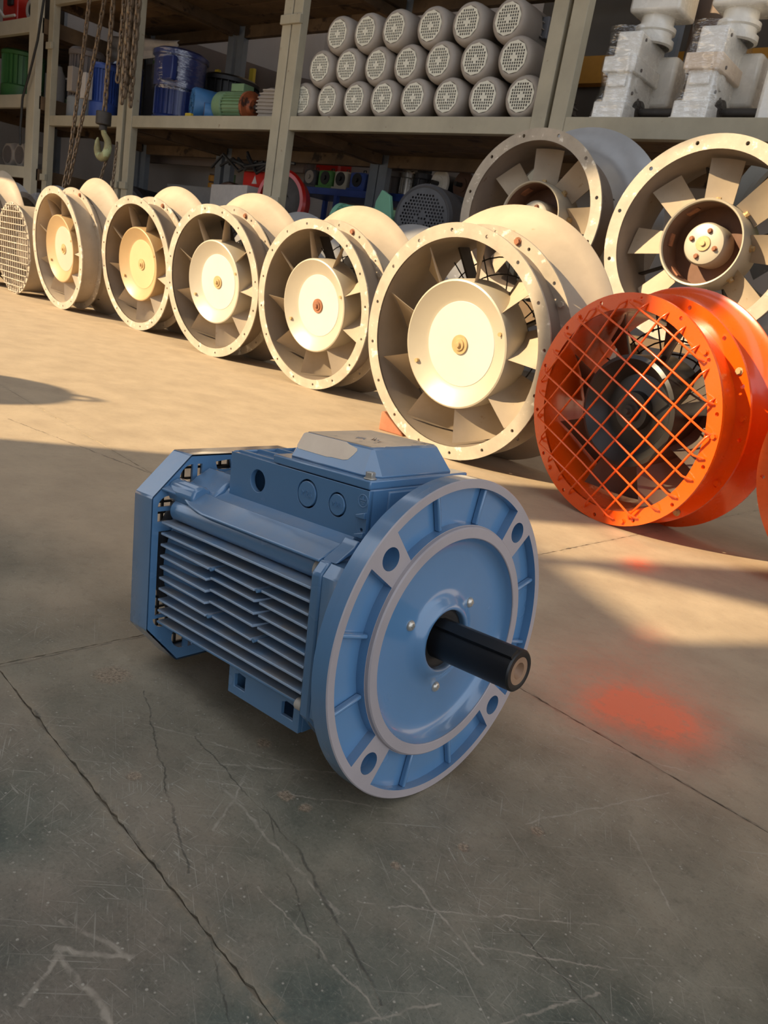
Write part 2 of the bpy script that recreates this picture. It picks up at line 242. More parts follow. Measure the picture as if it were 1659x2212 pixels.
# ------------------------------------------------------------------ mesh helpers
class MB:
    def __init__(s): s.v = []; s.f = []; s.mi = []; s.T = Matrix.Identity(4); s.m = 0
    def add(s, vs, fs):
        o = len(s.v); s.v += [tuple(s.T @ Vector(p)) for p in vs]; s.f += [tuple(i+o for i in f) for f in fs]; s.mi += [s.m]*len(fs); return s
    def box(s, c, d, rot=None):
        x, y, z = (q/2 for q in d); vs = [Vector((a*x, b*y, e*z)) for a in (-1, 1) for b in (-1, 1) for e in (-1, 1)]
        if rot is not None: vs = [rot @ p for p in vs]
        return s.add([p+Vector(c) for p in vs], [(0,1,3,2),(4,6,7,5),(0,4,5,1),(2,3,7,6),(0,2,6,4),(1,5,7,3)])
    def revolve(s, prof, n=48, closed=False, axis='Y', c=(0,0,0)):
        """prof: (radius, position along axis)"""
        vs, ring = [], []
        for r, t in prof:
            ring.append((len(vs), r < 1e-7))
            for i in range(1 if r < 1e-7 else n):
                a = 2*PI*i/n; p = (r*math.cos(a), t, r*math.sin(a))
                if axis == 'Z': p = (r*math.cos(a), r*math.sin(a), t)
                if axis == 'X': p = (t, r*math.cos(a), r*math.sin(a))
                vs.append((p[0]+c[0], p[1]+c[1], p[2]+c[2]))
        fs = []; m = len(prof)
        for j in range(m if closed else m-1):
            (a, pa), (b, pb) = ring[j], ring[(j+1) % m]
            for i in range(n):
                k2 = (i+1) % n
                if pa and pb: continue
                if pa: fs.append((a, b+k2, b+i))
                elif pb: fs.append((a+i, a+k2, b))
                else: fs.append((a+i, a+k2, b+k2, b+i))
        return s.add(vs, fs)
    def cyl(s, a, b, r, n=12, r2=None):
        a, b = Vector(a), Vector(b); d = (b-a); q = d.to_track_quat('Z', 'Y').to_matrix(); r2 = r if r2 is None else r2; vs = []
        for p, rr in ((a, r), (b, r2)):
            for i in range(n): t = 2*PI*i/n; vs.append(p + q @ Vector((rr*math.cos(t), rr*math.sin(t), 0)))
        fs = [(i, (i+1) % n, n+(i+1) % n, n+i) for i in range(n)] + [tuple(range(n))[::-1], tuple(range(n, 2*n))]
        return s.add(vs, fs)
    def tube(s, pts, r, n=6, closed=False):
        pts = [Vector(p) for p in pts]; m = len(pts); vs = []; up = None
        for i, p in enumerate(pts):
            d = (pts[(i+1) % m]-pts[i-1]) if closed or 0 < i < m-1 else (pts[1]-pts[0] if i == 0 else pts[-1]-pts[-2])
            d.normalize()
            if up is None: up = d.orthogonal().normalized()
            up = (up - d*up.dot(d)).normalized(); si = d.cross(up); rr = r[i] if isinstance(r, (list, tuple)) else r
            for j in range(n): t = 2*PI*j/n; vs.append(p + (up*math.cos(t)+si*math.sin(t))*rr)
        fs = [(i*n+j, i*n+(j+1) % n, ((i+1) % m)*n+(j+1) % n, ((i+1) % m)*n+j) for i in range(m if closed else m-1) for j in range(n)]
        if not closed: fs += [tuple(range(n))[::-1], tuple(range((m-1)*n, m*n))]
        return s.add(vs, fs)
    def prism(s, poly, t0, t1, fn):
        """poly 2D, extruded t0..t1; fn(u, v, t) -> 3D"""
        n = len(poly); vs = [fn(u, v, t0) for u, v in poly]+[fn(u, v, t1) for u, v in poly]
        return s.add(vs, [tuple(range(n))[::-1], tuple(range(n, 2*n))]+[(i, (i+1) % n, n+(i+1) % n, n+i) for i in range(n)])
    def loft(s, rings, cap=True):
        n = len(rings[0]); vs = [p for r in rings for p in r]
        fs = [(j*n+i, j*n+(i+1) % n, (j+1)*n+(i+1) % n, (j+1)*n+i) for j in range(len(rings)-1) for i in range(n)]
        if cap: fs += [tuple(range(n))[::-1], tuple(range((len(rings)-1)*n, len(rings)*n))]
        return s.add(vs, fs)
    def plate(s, outline, holes, t0, t1, fn):
        """flat plate with holes, thickness t0..t1, through Blender's curve fill; fn(u, v, t)"""
        cu = bpy.data.curves.new('tmp', 'CURVE'); cu.dimensions = '2D'; cu.fill_mode = 'BOTH'; cu.extrude = 0.5
        for poly in [outline]+list(holes):
            sp = cu.splines.new('POLY'); sp.points.add(len(poly)-1); sp.use_cyclic_u = True
            for p, (u, v) in zip(sp.points, poly): p.co = (u*100, v*100, 0, 1)
        o = bpy.data.objects.new('tmp', cu); me = bpy.data.meshes.new_from_object(o)
        s.add([fn(p.co.x/100, p.co.y/100, t0 if p.co.z < 0 else t1) for p in me.vertices], [tuple(f.vertices) for f in me.polygons])
        bpy.data.objects.remove(o); bpy.data.curves.remove(cu); bpy.data.meshes.remove(me); return s
    def build(s, name, mats, parent=None, smooth=35, bevel=0, loc=None, weld=True, kind=None):
        me = bpy.data.meshes.new(name); me.from_pydata(s.v, [], s.f)
        mats = mats if isinstance(mats, (list, tuple)) else [mats]
        for m in mats: me.materials.append(m)
        me.polygons.foreach_set('material_index', s.mi)
        bm = bmesh.new(); bm.from_mesh(me)
        if weld: bmesh.ops.remove_doubles(bm, verts=bm.verts, dist=1e-5)
        bmesh.ops.recalc_face_normals(bm, faces=bm.faces); bm.to_mesh(me); bm.free()
        if smooth: me.shade_smooth(); me.set_sharp_from_angle(angle=math.radians(smooth))
        o = bpy.data.objects.new(name, me); C.objects.link(o)
        if parent is not None: o.parent = parent
        if loc: o.location = loc
        if bevel:
            b = o.modifiers.new('bevel', 'BEVEL'); b.width = bevel; b.segments = 2; b.limit_method = 'ANGLE'; b.angle_limit = math.radians(40); b.harden_normals = False
        if kind: o['kind'] = kind
        return o
def tag(o, label, cat, group=None):
    o['label'] = label; o['category'] = cat
    if group: o['group'] = group
    return o
def thing(name, label, cat, loc=(0,0,0), rz=0.0, group=None, rx=0.0):
    o = bpy.data.objects.new(name, None); C.objects.link(o); o.empty_display_size = 0.05
    o.location = loc; o.rotation_euler = (rx, 0, rz); return tag(o, label, cat, group)
def copy_tree(o, parent=None):
    c = o.copy(); C.objects.link(c)
    if parent is not None: c.parent = parent
    for ch in list(o.children): copy_tree(ch, c)
    return c
def struct(o): o['kind'] = 'structure'; return o
def ins(mesh, name, parent, loc=(0,0,0), rot=(0,0,0), mat=None):
    o = bpy.data.objects.new(name, mesh); C.objects.link(o); o.parent = parent; o.location = loc; o.rotation_euler = rot
    return o
def circ(r, n=24, c=(0, 0), a0=0.0): return [(c[0]+r*math.cos(a0+2*PI*i/n), c[1]+r*math.sin(a0+2*PI*i/n)) for i in range(n)]
def sector(r0, r1, a0, a1, n=14):
    return [(r1*math.cos(a0+(a1-a0)*i/n), r1*math.sin(a0+(a1-a0)*i/n)) for i in range(n+1)] + [(r0*math.cos(a1-(a1-a0)*i/n), r0*math.sin(a1-(a1-a0)*i/n)) for i in range(n+1)]
XZ = lambda u, v, t: (u, t, v)      # plate facing -Y
def text_mesh(mb, body, size, depth, fn):
    cu = bpy.data.curves.new('tmp', 'FONT'); cu.body = body; cu.size = size; cu.extrude = 0.5; cu.align_x = 'CENTER'; cu.align_y = 'CENTER'; cu.resolution_u = 3
    o = bpy.data.objects.new('tmp', cu); me = bpy.data.meshes.new_from_object(o)
    mb.add([fn(p.co.x, p.co.y, 0 if p.co.z < 0 else depth) for p in me.vertices], [tuple(f.vertices) for f in me.polygons])
    bpy.data.objects.remove(o); bpy.data.curves.remove(cu); bpy.data.meshes.remove(me)

# ------------------------------------------------------------------ setting: floor slabs, walls
fl = struct(MB().box((-3, 3, -0.0223), (26, 26, 0.04)).build('floor', M['grout'], smooth=0))
SLOPE = -0.088
def line_y(x, y0): return y0 + SLOPE*(x+0.42)
def cross_x(y): return -0.775 + 0.0675*(y-0.44)
def slab(xa, xb, ya, yb):
    """corner functions keep the slightly skewed joints; edges jittered as worn concrete"""
    g = 0.0006; rng = random.Random(17)
    bot, top = [], []
    def corner(xf, yf):
        x = xf if not callable(xf) else None; y = 0.0
        for _ in range(6):
            xx = xf(y) if callable(xf) else xf; y = yf(xx) if callable(yf) else yf
        return xx, y
    L = lambda xf, s: (lambda y: xf(y)+s) if callable(xf) else xf+s
    Yf = lambda yf, s: (lambda x: yf(x)+s) if callable(yf) else yf+s
    a, b, c2, d = corner(L(xa, g), Yf(ya, g)), corner(L(xb, -g), Yf(ya, g)), corner(L(xb, -g), Yf(yb, -g)), corner(L(xa, g), Yf(yb, -g))
    poly = []
    for p, q in ((a, b), (b, c2), (c2, d), (d, a)):
        n = max(2, min(1500, int(math.hypot(q[0]-p[0], q[1]-p[1])/0.005)))
        nx, ny = -(q[1]-p[1]), q[0]-p[0]; l = math.hypot(nx, ny)
        for i in range(n):
            j = max(-0.0004, rng.gauss(0.0, 0.0009)) if 0 < i else 0; t = i/n
            poly.append((p[0]+(q[0]-p[0])*t+nx/l*j, p[1]+(q[1]-p[1])*t+ny/l*j))
    m = MB(); m.plate(poly, [], -0.002, 0.0, lambda u, v, t: (u, v, t))
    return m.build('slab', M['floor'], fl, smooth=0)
y1 = lambda x: line_y(x, 0.318); y2 = lambda x: line_y(x, 0.852)
for q in ((-14.0, 9.0, -8.0, y1), (-14.0, cross_x, y1, y2), (cross_x, 9.0, y1, y2), (-14.0, cross_x, y2, 14.0), (cross_x, 9.0, y2, 14.0)): slab(*q)
wb = struct(MB().box((-4, 5.55, 2.3), (22, 0.2, 4.6)).build('wall_back', M['wall'], smooth=0))
wl = struct(MB().box((-11.2, 1, 2.3), (0.2, 9.2, 4.6)).build('wall_left', M['wall_dark'], smooth=0))
# unseen wall added behind the camera, its outline shaped to cut the sun patches
UAX, WAX = Vector((0.5, 0.866, 0)), Vector((0.866, -0.5, 0))
def front_box(m, w0, w1, z0, z1, u=-2.2, t=0.15):
    c = WAX*((w0+w1)/2)+UAX*u+Vector((0, 0, (z0+z1)/2)); m.box(c, (w1-w0, t, z1-z0), Matrix((( WAX[0], UAX[0], 0), (WAX[1], UAX[1], 0), (0, 0, 1))))
m = MB(); front_box(m, -0.93, 6.0, 0, 4.6); front_box(m, -1.87, -1.53, 0, 4.6); front_box(m, -1.53, -0.93, 0, 1.72); front_box(m, -12, -8.5, 0, 4.6)
def front_poly(m, pts, u=-2.2, t=0.15): m.prism(pts, u-t/2, u+t/2, lambda w, z, q: tuple(WAX*w+UAX*q+Vector((0, 0, z))))
front_poly(m, [(-0.93, 3.7), (-0.93, 4.7), (-12, 4.7), (-12, 0.9), (-8.4, 0.9), (-6.6, 1.5), (-3.66, 2.70), (-3.2, 3.15), (-2.5, 3.7)])
front_poly(m, [(-1.25, 1.84), (-1.05, 2.04), (-1.05, 3.8), (-1.25, 3.8)])
wf = struct(m.build('wall_sun_blocker', M['wall_dark'], smooth=0))
# unseen roof added for overhead light and highlights: long panels with gaps
m = MB()
eave = lambda y: max(-11.0, (-2.1-0.866*y)*2)
for ya, yb in ((-3.6, -1.7), (0.35, 2.6), (3.1, 5.6)):
    m.prism([(eave(ya), ya), (5.0, ya), (5.0, yb), (eave(yb), yb)], 4.72, 4.78, lambda a, b, t: (a, b, t))
    # (the gaps between the panels let sky light in for highlights on the motor)
struct(m.build('added_roof', M['wall_dark'], smooth=0))
m = MB(); p = WAX*-1.27+UAX*-2.3; m.cyl((p[0], p[1], 0), (p[0], p[1], 4.6), 0.024, 16); struct(m.build('shade_pole', M['rack_blue']))  # unseen pole added to cast the narrow shadow band

# ------------------------------------------------------------------ the blue flange motor
def blue_motor():
    yaw, tilt = 1.54479014, 0.08306152
    a = Vector((math.cos(tilt)*math.sin(yaw), -math.cos(tilt)*math.cos(yaw), math.sin(tilt))); s = Vector((math.cos(yaw), math.sin(yaw), 0)); u = s.cross(-a)
    ctr = Vector((-0.37206607, 0.58389761, 0.15397178)); AX = 0.154
    base = ctr - u*AX
    root = thing('electric_motor', 'blue flange-mounted electric motor lying on the concrete floor in the foreground, black shaft out', 'motor')
    root.matrix_world = Matrix(((s[0], -a[0], u[0], base[0]), (s[1], -a[1], u[1], base[1]), (s[2], -a[2], u[2], base[2]), (0, 0, 0, 1)))
    off = (0, 0, AX)
    B = lambda m, n, mat, par=root, **kw: m.build(n, mat, par, loc=(off if par is root else None), **kw)
    rot = 0.00702886; hole_a = [math.radians(q)+rot for q in (45, 135, 225, 315)]
    # flange: machined face with four blue pockets, ribs, holes
    R = 0.1545; pad = math.radians(7.6)
    holes = [circ(0.0104, 24, (0.1325*math.cos(q), 0.1325*math.sin(q))) for q in hole_a]
    pockets = [sector(0.1118, 0.1462, q+pad, q+PI/2-pad, 24) for q in hole_a]
    m = MB(); m.plate(circ(R-0.001, 160), holes+pockets+[circ(0.0998, 120)], 0.0, 0.0095, XZ)
    m.revolve([(R-0.001, 0.0), (R, 0.001), (R, 0.0095), (R-0.001, 0.0095)], 160)
    fo = B(m, 'flange', [M['machined'], M['blue']], weld=True, smooth=30)
    for p in fo.data.polygons:
        if p.normal.y > -0.5: p.material_index = 1
    m = MB(); m.plate(circ(R, 160), [circ(0.0104, 24, (0.1325*math.cos(q), 0.1325*math.sin(q))) for q in hole_a]+[circ(0.09, 80)], 0.0095, 0.0185, XZ); m.revolve([(R, 0.0185), (0.149, 0.022), (0.09, 0.022)], 160)
    fb = B(m, 'flange_backplate', M['blue'], smooth=30)
    rib = MB(); rib.box((0.129, 0.0062, 0), (0.035, 0.0066, 0.0042)); first = None
    for q in hole_a:
        for d in (31, 59):
            if first is None: first = rib.build('flange_rib', M['blue'], root, bevel=0.0015); first.location = off; o = first
            else: o = first.copy(); C.objects.link(o)
            o.rotation_euler = (0, -(q+math.radians(d)), 0)
    m = MB(); m.revolve([(0.0998, 0.002), (0.0998, -0.0035), (0.1005, -0.0042), (0.1092, -0.0042), (0.1105, -0.003), (0.1115, 0.001), (0.1115, 0.004)], 140); B(m, 'spigot_ring', M['machined'], smooth=30)
    m = MB(); m.revolve([(0.0999, -0.003), (0.0985, 0.002), (0.0955, 0.0065), (0.090, 0.0095), (0.083, 0.0105), (0.050, 0.0105), (0.044, 0.0095), (0.0395, 0.0068), (0.0355, 0.0036), (0.0325, 0.0018), (0.0305, 0.0016), (0.0293, 0.0025), (0.0288, 0.005), (0.0288, 0.016)], 140); B(m, 'dished_face', M['blue'], smooth=50)
    m = MB(); m.revolve([(0.0288, 0.0085), (0.026, 0.0075), (0.0215, 0.0095), (0.0195, 0.0095)], 64); B(m, 'shaft_seal', M['dark_hole'], smooth=50)
    # shaft with key and centre hole
    m = MB(); r = 0.0193; m.revolve([(r, 0.02), (r, -0.0785), (r-0.0015, -0.08), (0.0135, -0.08), (0.0125, -0.0795)], 64); m.T = Matrix.Rotation(-math.radians(120), 4, 'Y'); m.box((r+0.0002, -0.036, 0), (0.006, 0.086, 0.0105))
    sh = B(m, 'shaft', M['black'], smooth=40)
    m = MB(); m.revolve([(0.0128, -0.0797), (0.0078, -0.0795), (0.0065, -0.077), (0.004, -0.072), (0, -0.070)], 40); m.build('shaft_centre_hole', M['bronze'], sh, smooth=40)
    scr = None
    for q in (30, 150, 270):
        if scr is None:
            m = MB(); m.revolve([(0, -0.0028), (0.0028, -0.0026), (0.0045, -0.0015), (0.0052, 0), (0.0052, 0.001)], 20); m.box((0, -0.0028, 0), (0.005, 0.0008, 0.001)); m.box((0, -0.0028, 0), (0.001, 0.0008, 0.005)); o = scr = m.build('flange_screw', M['steel'], root, smooth=40)
        else: o = scr.copy(); C.objects.link(o)
        t = math.radians(q+4); o.location = (0.0505*math.cos(t), 0.0100, AX+0.0505*math.sin(t)-0.001)
    # end shield
    octo = [(-.118, .066), (-.118, -.066), (-.088, -.102), (.088, -.102), (.118, -.066), (.118, .066), (.109, .076), (-.109, .076)]
    def dense(poly, n=6):
        o = []
        for i in range(len(poly)):
            p, q = poly[i], poly[(i+1) % len(poly)]
            for j in range(n): o.append((p[0]+(q[0]-p[0])*j/n, p[1]+(q[1]-p[1])*j/n))
        return o
    dn = dense(octo)
    def ring(y, kk, rr):   # blend octagon to circle
        o = []
        for (x, z) in dn:
            t = math.atan2(z, x); o.append((x*(1-kk)+rr*math.cos(t)*kk, y, z*(1-kk)+rr*math.sin(t)*kk))
        return o
    m = MB(); m.loft([ring(0.054, 0, 0), ring(0.046, 0.06, .132), ring(0.036, 0.5, .135), ring(0.026, 0.92, .140), ring(0.0215, 1, .147)]); B(m, 'end_shield', M['blue'], smooth=32)
    m = MB(); m.prism([(x*1.012, z*1.012) for x, z in octo], 0.055, 0.067, XZ); B(m, 'stator_end_ring', M['blue'], bevel=0.002)
    # stator frame
    m = MB(); body = [(-.088, .055), (-.088, -.058), (-.064, -.094), (.064, -.094), (.088, -.058), (.088, .055), (.074, .088), (-.074, .088)]
    m.prism(body, 0.066, 0.316, XZ); fr = B(m, 'stator_frame', M['blue'], bevel=0.006)
    # side fins (both sides), bridged in three stretches as cast
    zs = [0.0505-0.0125*i for i in range(9)]
    for sd in (-1, 1):
        for i, z in enumerate(zs):
            # (start y from front, end y, tip)
            if i in (0, 1, 7, 8): runs = [(0.068, 0.313, 0.1165)]
            elif i in (2, 6): runs = [(0.068, 0.140, 0.1165), (0.145, 0.214, 0.1165), (0.219, 0.313, 0.1165)]
            else: runs = [(0.068, 0.142, 0.1165), (0.142, 0.219, 0.1175), (0.221, 0.313, 0.1165)]
            for j, (ya, yb, tip) in enumerate(runs):
                dz = 0.0024 if (len(runs) == 3 and j == 1 and i in (3, 4, 5)) else 0.0
                m = MB(); zt = z+dz
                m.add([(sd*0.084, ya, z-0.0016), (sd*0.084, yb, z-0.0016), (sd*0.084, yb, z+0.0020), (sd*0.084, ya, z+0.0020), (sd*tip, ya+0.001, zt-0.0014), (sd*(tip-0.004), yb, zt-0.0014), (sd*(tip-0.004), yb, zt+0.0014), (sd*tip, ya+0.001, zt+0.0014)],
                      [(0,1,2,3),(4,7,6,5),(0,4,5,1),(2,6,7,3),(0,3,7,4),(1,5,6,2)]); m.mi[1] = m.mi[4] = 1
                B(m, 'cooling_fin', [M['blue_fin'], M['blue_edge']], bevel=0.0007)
        for (y, i) in ((0.1425, 2), (0.2165, 2), (0.1425, 6), (0.2165, 6)):
            m = MB(); m.cyl((sd*0.088, y, zs[i]), (sd*0.1155, y, zs[i]), 0.0022, 8); B(m, 'fin_boss', M['blue_fin'])
        # curved upper lip and the round bolt channel under it
        prof = lambda y: 0.010*max(0, (y-0.255)/0.06)
        m = MB(); n = 10; vs = []
        for j in range(n+1):
            y = 0.067+(0.318-0.067)*j/n; w = prof(y)
            tipx = 0.112 - 0.012*max(0, 1-abs((y-0.29)/0.03)) if y > 0.26 else 0.112
            vs += [(sd*0.086, y, 0.088+w*.6), (sd*tipx, y, 0.0765+w), (sd*tipx, y, 0.0742+w), (sd*0.086, y, 0.078+w*.6)]
        m.loft([[vs[4*j+q] for q in range(4)] for j in range(n+1)]); B(m, 'upper_lip', M['blue'], bevel=0.0008, smooth=40)
        m = MB(); m.cyl((sd*0.0955, 0.066, 0.0645), (sd*0.0955, 0.305, 0.0645), 0.0120, 28); B(m, 'bolt_channel', M['blue'], smooth=40)
        m = MB(); m.cyl((sd*0.0990, 0.067, 0.0640), (sd*0.0990, 0.0775, 0.0640), 0.0105, 24); B(m, 'tie_bolt', M['white_cap'], bevel=0.001)
        m = MB(); m.cyl((sd*0.110, 0.066, -0.0640), (sd*0.110, 0.079, -0.0640), 0.0058, 16); B(m, 'tie_bolt', M['white_cap'], bevel=0.001)
        m = MB(); m.box((sd*0.091, 0.19, -0.0625), (0.044, 0.246, 0.0028)); B(m, 'lower_fin', M['blue_fin'], bevel=0.0008)
        # foot bracket with two square pockets
        hx = lambda y0: [(y0-0.0085, -0.088), (y0+0.0085, -0.088), (y0+0.0085, -0.075), (y0+0.003, -0.073), (y0+0.003, -0.0715), (y0-0.0085, -0.073)]
        m = MB(); m.plate([(0.080, -0.0975), (0.188, -0.0975), (0.188, -0.066), (0.080, -0.068)], [hx(0.097), hx(0.170)], sd*0.101, sd*0.106, lambda u2, v2, t: (t, u2, v2))
        m.box((sd*0.083, 0.134, -0.0965), (0.036, 0.108, 0.003)); m.box((sd*0.083, 0.134, -0.0675), (0.036, 0.108, 0.003)); m.box((sd*0.083, 0.0815, -0.082), (0.036, 0.003, 0.03)); m.box((sd*0.083, 0.1865, -0.082), (0.036, 0.003, 0.03)); m.box((sd*0.07, 0.134, -0.082), (0.01, 0.10, 0.03))
        B(m, 'foot_bracket', M['blue'], bevel=0.0012)
        # rear bolt boss beside the cover
        m = MB(); m.cyl((sd*0.091, 0.272, 0.0835), (sd*0.091, 0.318, 0.0835), 0.0135, 8, 0.0145); B(m, 'cover_boss', M['blue'], bevel=0.003)
    for sd in (-1, 1):
        m = MB(); m.prism([(sd*0.108, 0.0765), (sd*0.104, 0.0765), (sd*0.082, 0.0850), (sd*0.0795, 0.0930), (sd*0.0825, 0.0940), (sd*0.087, 0.0885)], 0.050, 0.067, XZ); B(m, 'box_bracket', M['blue'], bevel=0.0012)
    m = MB(); m.box((0, 0.21, -0.097), (0.11, 0.16, 0.012)); B(m, 'bottom_pad', M['blue'], bevel=0.003)
    # slanted shoulders up to the terminal box
    for sd in (-1, 1):
        m = MB(); m.prism([(sd*0.110, 0.0775), (sd*0.0715, 0.091), (sd*0.066, 0.097), (sd*0.055, 0.097), (sd*0.055, 0.074)], 0.066, 0.262, XZ); B(m, 'shoulder', M['blue'], bevel=0.0015)
        m = MB(); m.prism([(sd*0.086, 0.085), (sd*0.071, 0.098), (sd*0.052, 0.108), (sd*0.05, 0.08)], 0.262, 0.316, XZ); B(m, 'rear_shoulder', M['blue'], bevel=0.003)
    m = MB(); m.revolve([(0.05, 0.255), (0.1005, 0.256), (0.1035, 0.262), (0.1055, 0.316), (0.05, 0.316)], 64); B(m, 'rear_frame_ring', M['blue'], smooth=40)
    # terminal box
    tb = None
    m = MB(); m.box((0, 0.152, 0.110), (0.092, 0.200, 0.050)); m.box((0, 0.0555, 0.110), (0.138, 0.003, 0.056)); m.box((0, 0.2525, 0.110), (0.138, 0.003, 0.056)); tb = B(m, 'terminal_box', M['blue'], bevel=0.002)
    side = [(0.054, 0.090), (0.254, 0.090), (0.254, 0.137), (0.054, 0.137)]
    for sd in (-1, 1):
        m = MB(); m.plate(side, [circ(0.0115, 32, (0.2085, 0.1147)), circ(0.0140, 32, (0.1340, 0.1175)), circ(0.0115, 32, (0.0925, 0.1163)), circ(0.0018, 12, (0.0595, 0.1005))], sd*0.0645, sd*0.0705, lambda u2, v2, t: (t, u2, v2))
        m.build('box_side', M['blue'], tb, bevel=0.0008)
        m = MB(); m.revolve([(0, 0), (0.0118, 0), (0.0122, 0.0004), (0.0122, 0.004)], 32, axis='X', c=(0, 0.1340, 0.1175)); kb = [tuple((sd*(0.0712-p[0]), p[1], p[2])) for p in m.v]; m.v = kb
        fn = lambda yy, zz, hh=0.0006: (lambda x, y, t: (sd*(0.0710+t*(hh/0.0006)), yy+(-x if sd < 0 else x), zz+y))
        text_mesh(m, 'M25', 0.0088, 0.0007, fn(0.1340, 0.1175)); m.build('knockout', M['blue'], tb, smooth=30, weld=False)
        m = MB(); m.revolve([(0, 0), (0.0095, 0), (0.0099, 0.0004), (0.0099, 0.004)], 32, axis='X', c=(0, 0.0925, 0.1163)); m.v = [tuple((sd*(0.0712-p[0]), p[1], p[2])) for p in m.v]
        text_mesh(m, 'M20', 0.0072, 0.0007, fn(0.0925, 0.1163)); m.build('knockout', M['blue'], tb, smooth=30, weld=False)
        # earth mark
        ey, ez, ex = 0.0605, 0.1270, sd*0.0706; m = MB(); m.tube([(ex, ey+0.0056*math.cos(t), ez+0.0056*math.sin(t)) for t in [2*PI*i/24 for i in range(24)]], 0.0005, 5, True)
        m.box((ex, ey, ez+0.0028), (0.001, 0.0009, 0.0038))
        for w, dz in ((0.0078, 0.0008), (0.0052, -0.0012), (0.0026, -0.0030)): m.box((ex, ey, ez+dz), (0.001, w, 0.0009))
        m.build('earth_symbol', M['blue_fin'], tb)
        for z in (0.1115, 0.0935):
            m = MB(); m.prism([(0.0545, z), (0.0655, z), (0.0655, z+0.0025), (0.0545, z+0.006)], sd*0.0690, sd*0.0735, lambda u2, v2, t: (t, u2, v2)); m.build('earth_lug', M['blue'], tb, bevel=0.0006)
    # fins on top, behind the lid
    for i in range(6):
        m = MB(); x = -0.062+0.0245*i; m.prism([(0.187, 0.133), (0.254, 0.133), (0.252, 0.138), (0.248, 0.1392), (0.187, 0.1392)], x-0.0014, x+0.0014, lambda u2, v2, t: (t, u2, v2)); B(m, 'top_fin', M['blue_fin'], bevel=0.0006)
    m = MB(); m.box((0, 0.221, 0.1322), (0.138, 0.066, 0.004)); B(m, 'top_plate', M['blue'], bevel=0.001)
    # lid
    m = MB(); m.box((0, 0.1205, 0.1420), (0.1415, 0.133, 0.0085)); lid = B(m, 'terminal_box_lid', M['blue'], bevel=0.0016)
    rectr = lambda sx, ya, yb, z, ch: [(-sx, ya+ch, z), (-sx+ch, ya, z), (sx-ch, ya, z), (sx, ya+ch, z), (sx, yb-ch, z), (sx-ch, yb, z), (-sx+ch, yb, z), (-sx, yb-ch, z)]
    m = MB(); m.loft([rectr(0.063, 0.0585, 0.183, 0.146, 0.013), rectr(0.046, 0.0775, 0.170, 0.1705, 0.0015)]); m.build('lid_crown', M['blue'], lid, bevel=0.0022)
    hexb = None
    for (x, y) in ((-0.0645, 0.0605), (0.0645, 0.1805)):
        if hexb is None:
            m = MB(); m.cyl((0, 0, 0), (0, 0, 0.0012), 0.0058, 20); m.cyl((0, 0, 0.001), (0, 0, 0.0062), 0.0046, 6); m.cyl((0, 0, 0.006), (0, 0, 0.0066), 0.0036, 12); o = hexb = m.build('lid_bolt', M['steel'], lid, bevel=0.0004)
        else: o = hexb.copy(); C.objects.link(o)
        o.location = (x, y, 0.1464)
    # torn label over the crown's side and top
    def onside(yq, hq, lift=0.0004):   # point on the sloping -s side; hq 0..1 up
        return (-(0.063+(0.046-0.063)*hq)-lift*0.8, yq, 0.146+0.0245*hq+lift*0.6)
    pl = [(0.171, 0.93), (0.1705, 0.45), (0.167, 0.36), (0.125, 0.33), (0.120, 0.36), (0.105, 0.37), (0.099, 0.42), (0.096, 0.60), (0.094, 0.78), (0.0955, 0.86), (0.107, 0.93), (0.112, 0.985), (0.168, 0.985)]
    m = MB(); m.add([onside(*p) for p in pl]+[onside(*p, lift=-0.0004) for p in pl], [tuple(range(len(pl)))]+[(i, (i+1) % len(pl), len(pl)+(i+1) % len(pl), len(pl)+i) for i in range(len(pl))]); m.build('side_label', M['label'], lid, smooth=0)
    rg = random.Random(3); top = [(-0.044+0.0885*i/12+rg.uniform(-.001, .001), 0.080+rg.uniform(-.001, .004)) for i in range(13)]+[(0.0445, 0.168)]+[(0.0445-0.0885*i/8, 0.1685+rg.uniform(-.001, 0)) for i in range(1, 9)]
    m = MB(); m.prism(top, 0.1703, 0.1710, lambda u2, v2, t: (u2, v2, t)); m.build('top_label', M['label_top'], lid, smooth=0)
    m = MB()
    for i in range(9):
        x, y = rg.uniform(-0.03, -0.008), rg.uniform(0.10, 0.125); pts = [(x, y, 0.1708), (x+rg.uniform(.003, .009), y+rg.uniform(-.003, .003), 0.1718+rg.uniform(0, .003)), (x+rg.uniform(.004, .010), y+rg.uniform(.004, .010), 0.1710)]
        m.add(pts, [(0, 1, 2)])
    m.build('foil_scraps', M['silver_scrap'], lid, smooth=0, kind='stuff')
    # fan cover: octagonal hood, slotted front web, rear grille
    oc = [(-.0755, .1215), (.0755, .1215), (.122, .077), (.122, -.074), (.082, -.118), (-.082, -.118), (-.122, -.074), (-.122, .077)]
    sc = lambda poly, k2: [(x*k2, z*k2) for x, z in poly]
    m = MB(); m.loft([[(x, 0.318, z) for x, z in oc], [(x, 0.352, z) for x, z in oc], [(x*0.985, 0.3555, z*0.985) for x, z in oc], [(x*0.955, 0.3555, z*0.955) for x, z in oc], [(x*0.965, 0.3495, z*0.965) for x, z in oc], [(x*0.965, 0.320, z*0.965) for x, z in oc]], cap=False); cov = B(m, 'fan_cover', M['blue'], smooth=30, bevel=0.0022)
    def dshape(c, r, ang, cut=0.35, n=14):  # half-moon slot
        p = [(r*math.cos(t), r*math.sin(t)) for t in [math.asin(cut)+(PI-2*math.asin(cut))*i/n for i in range(n+1)]]
        return [(c[0]+x*math.cos(ang)-y*math.sin(ang), c[1]+x*math.sin(ang)+y*math.cos(ang)) for x, y in p]
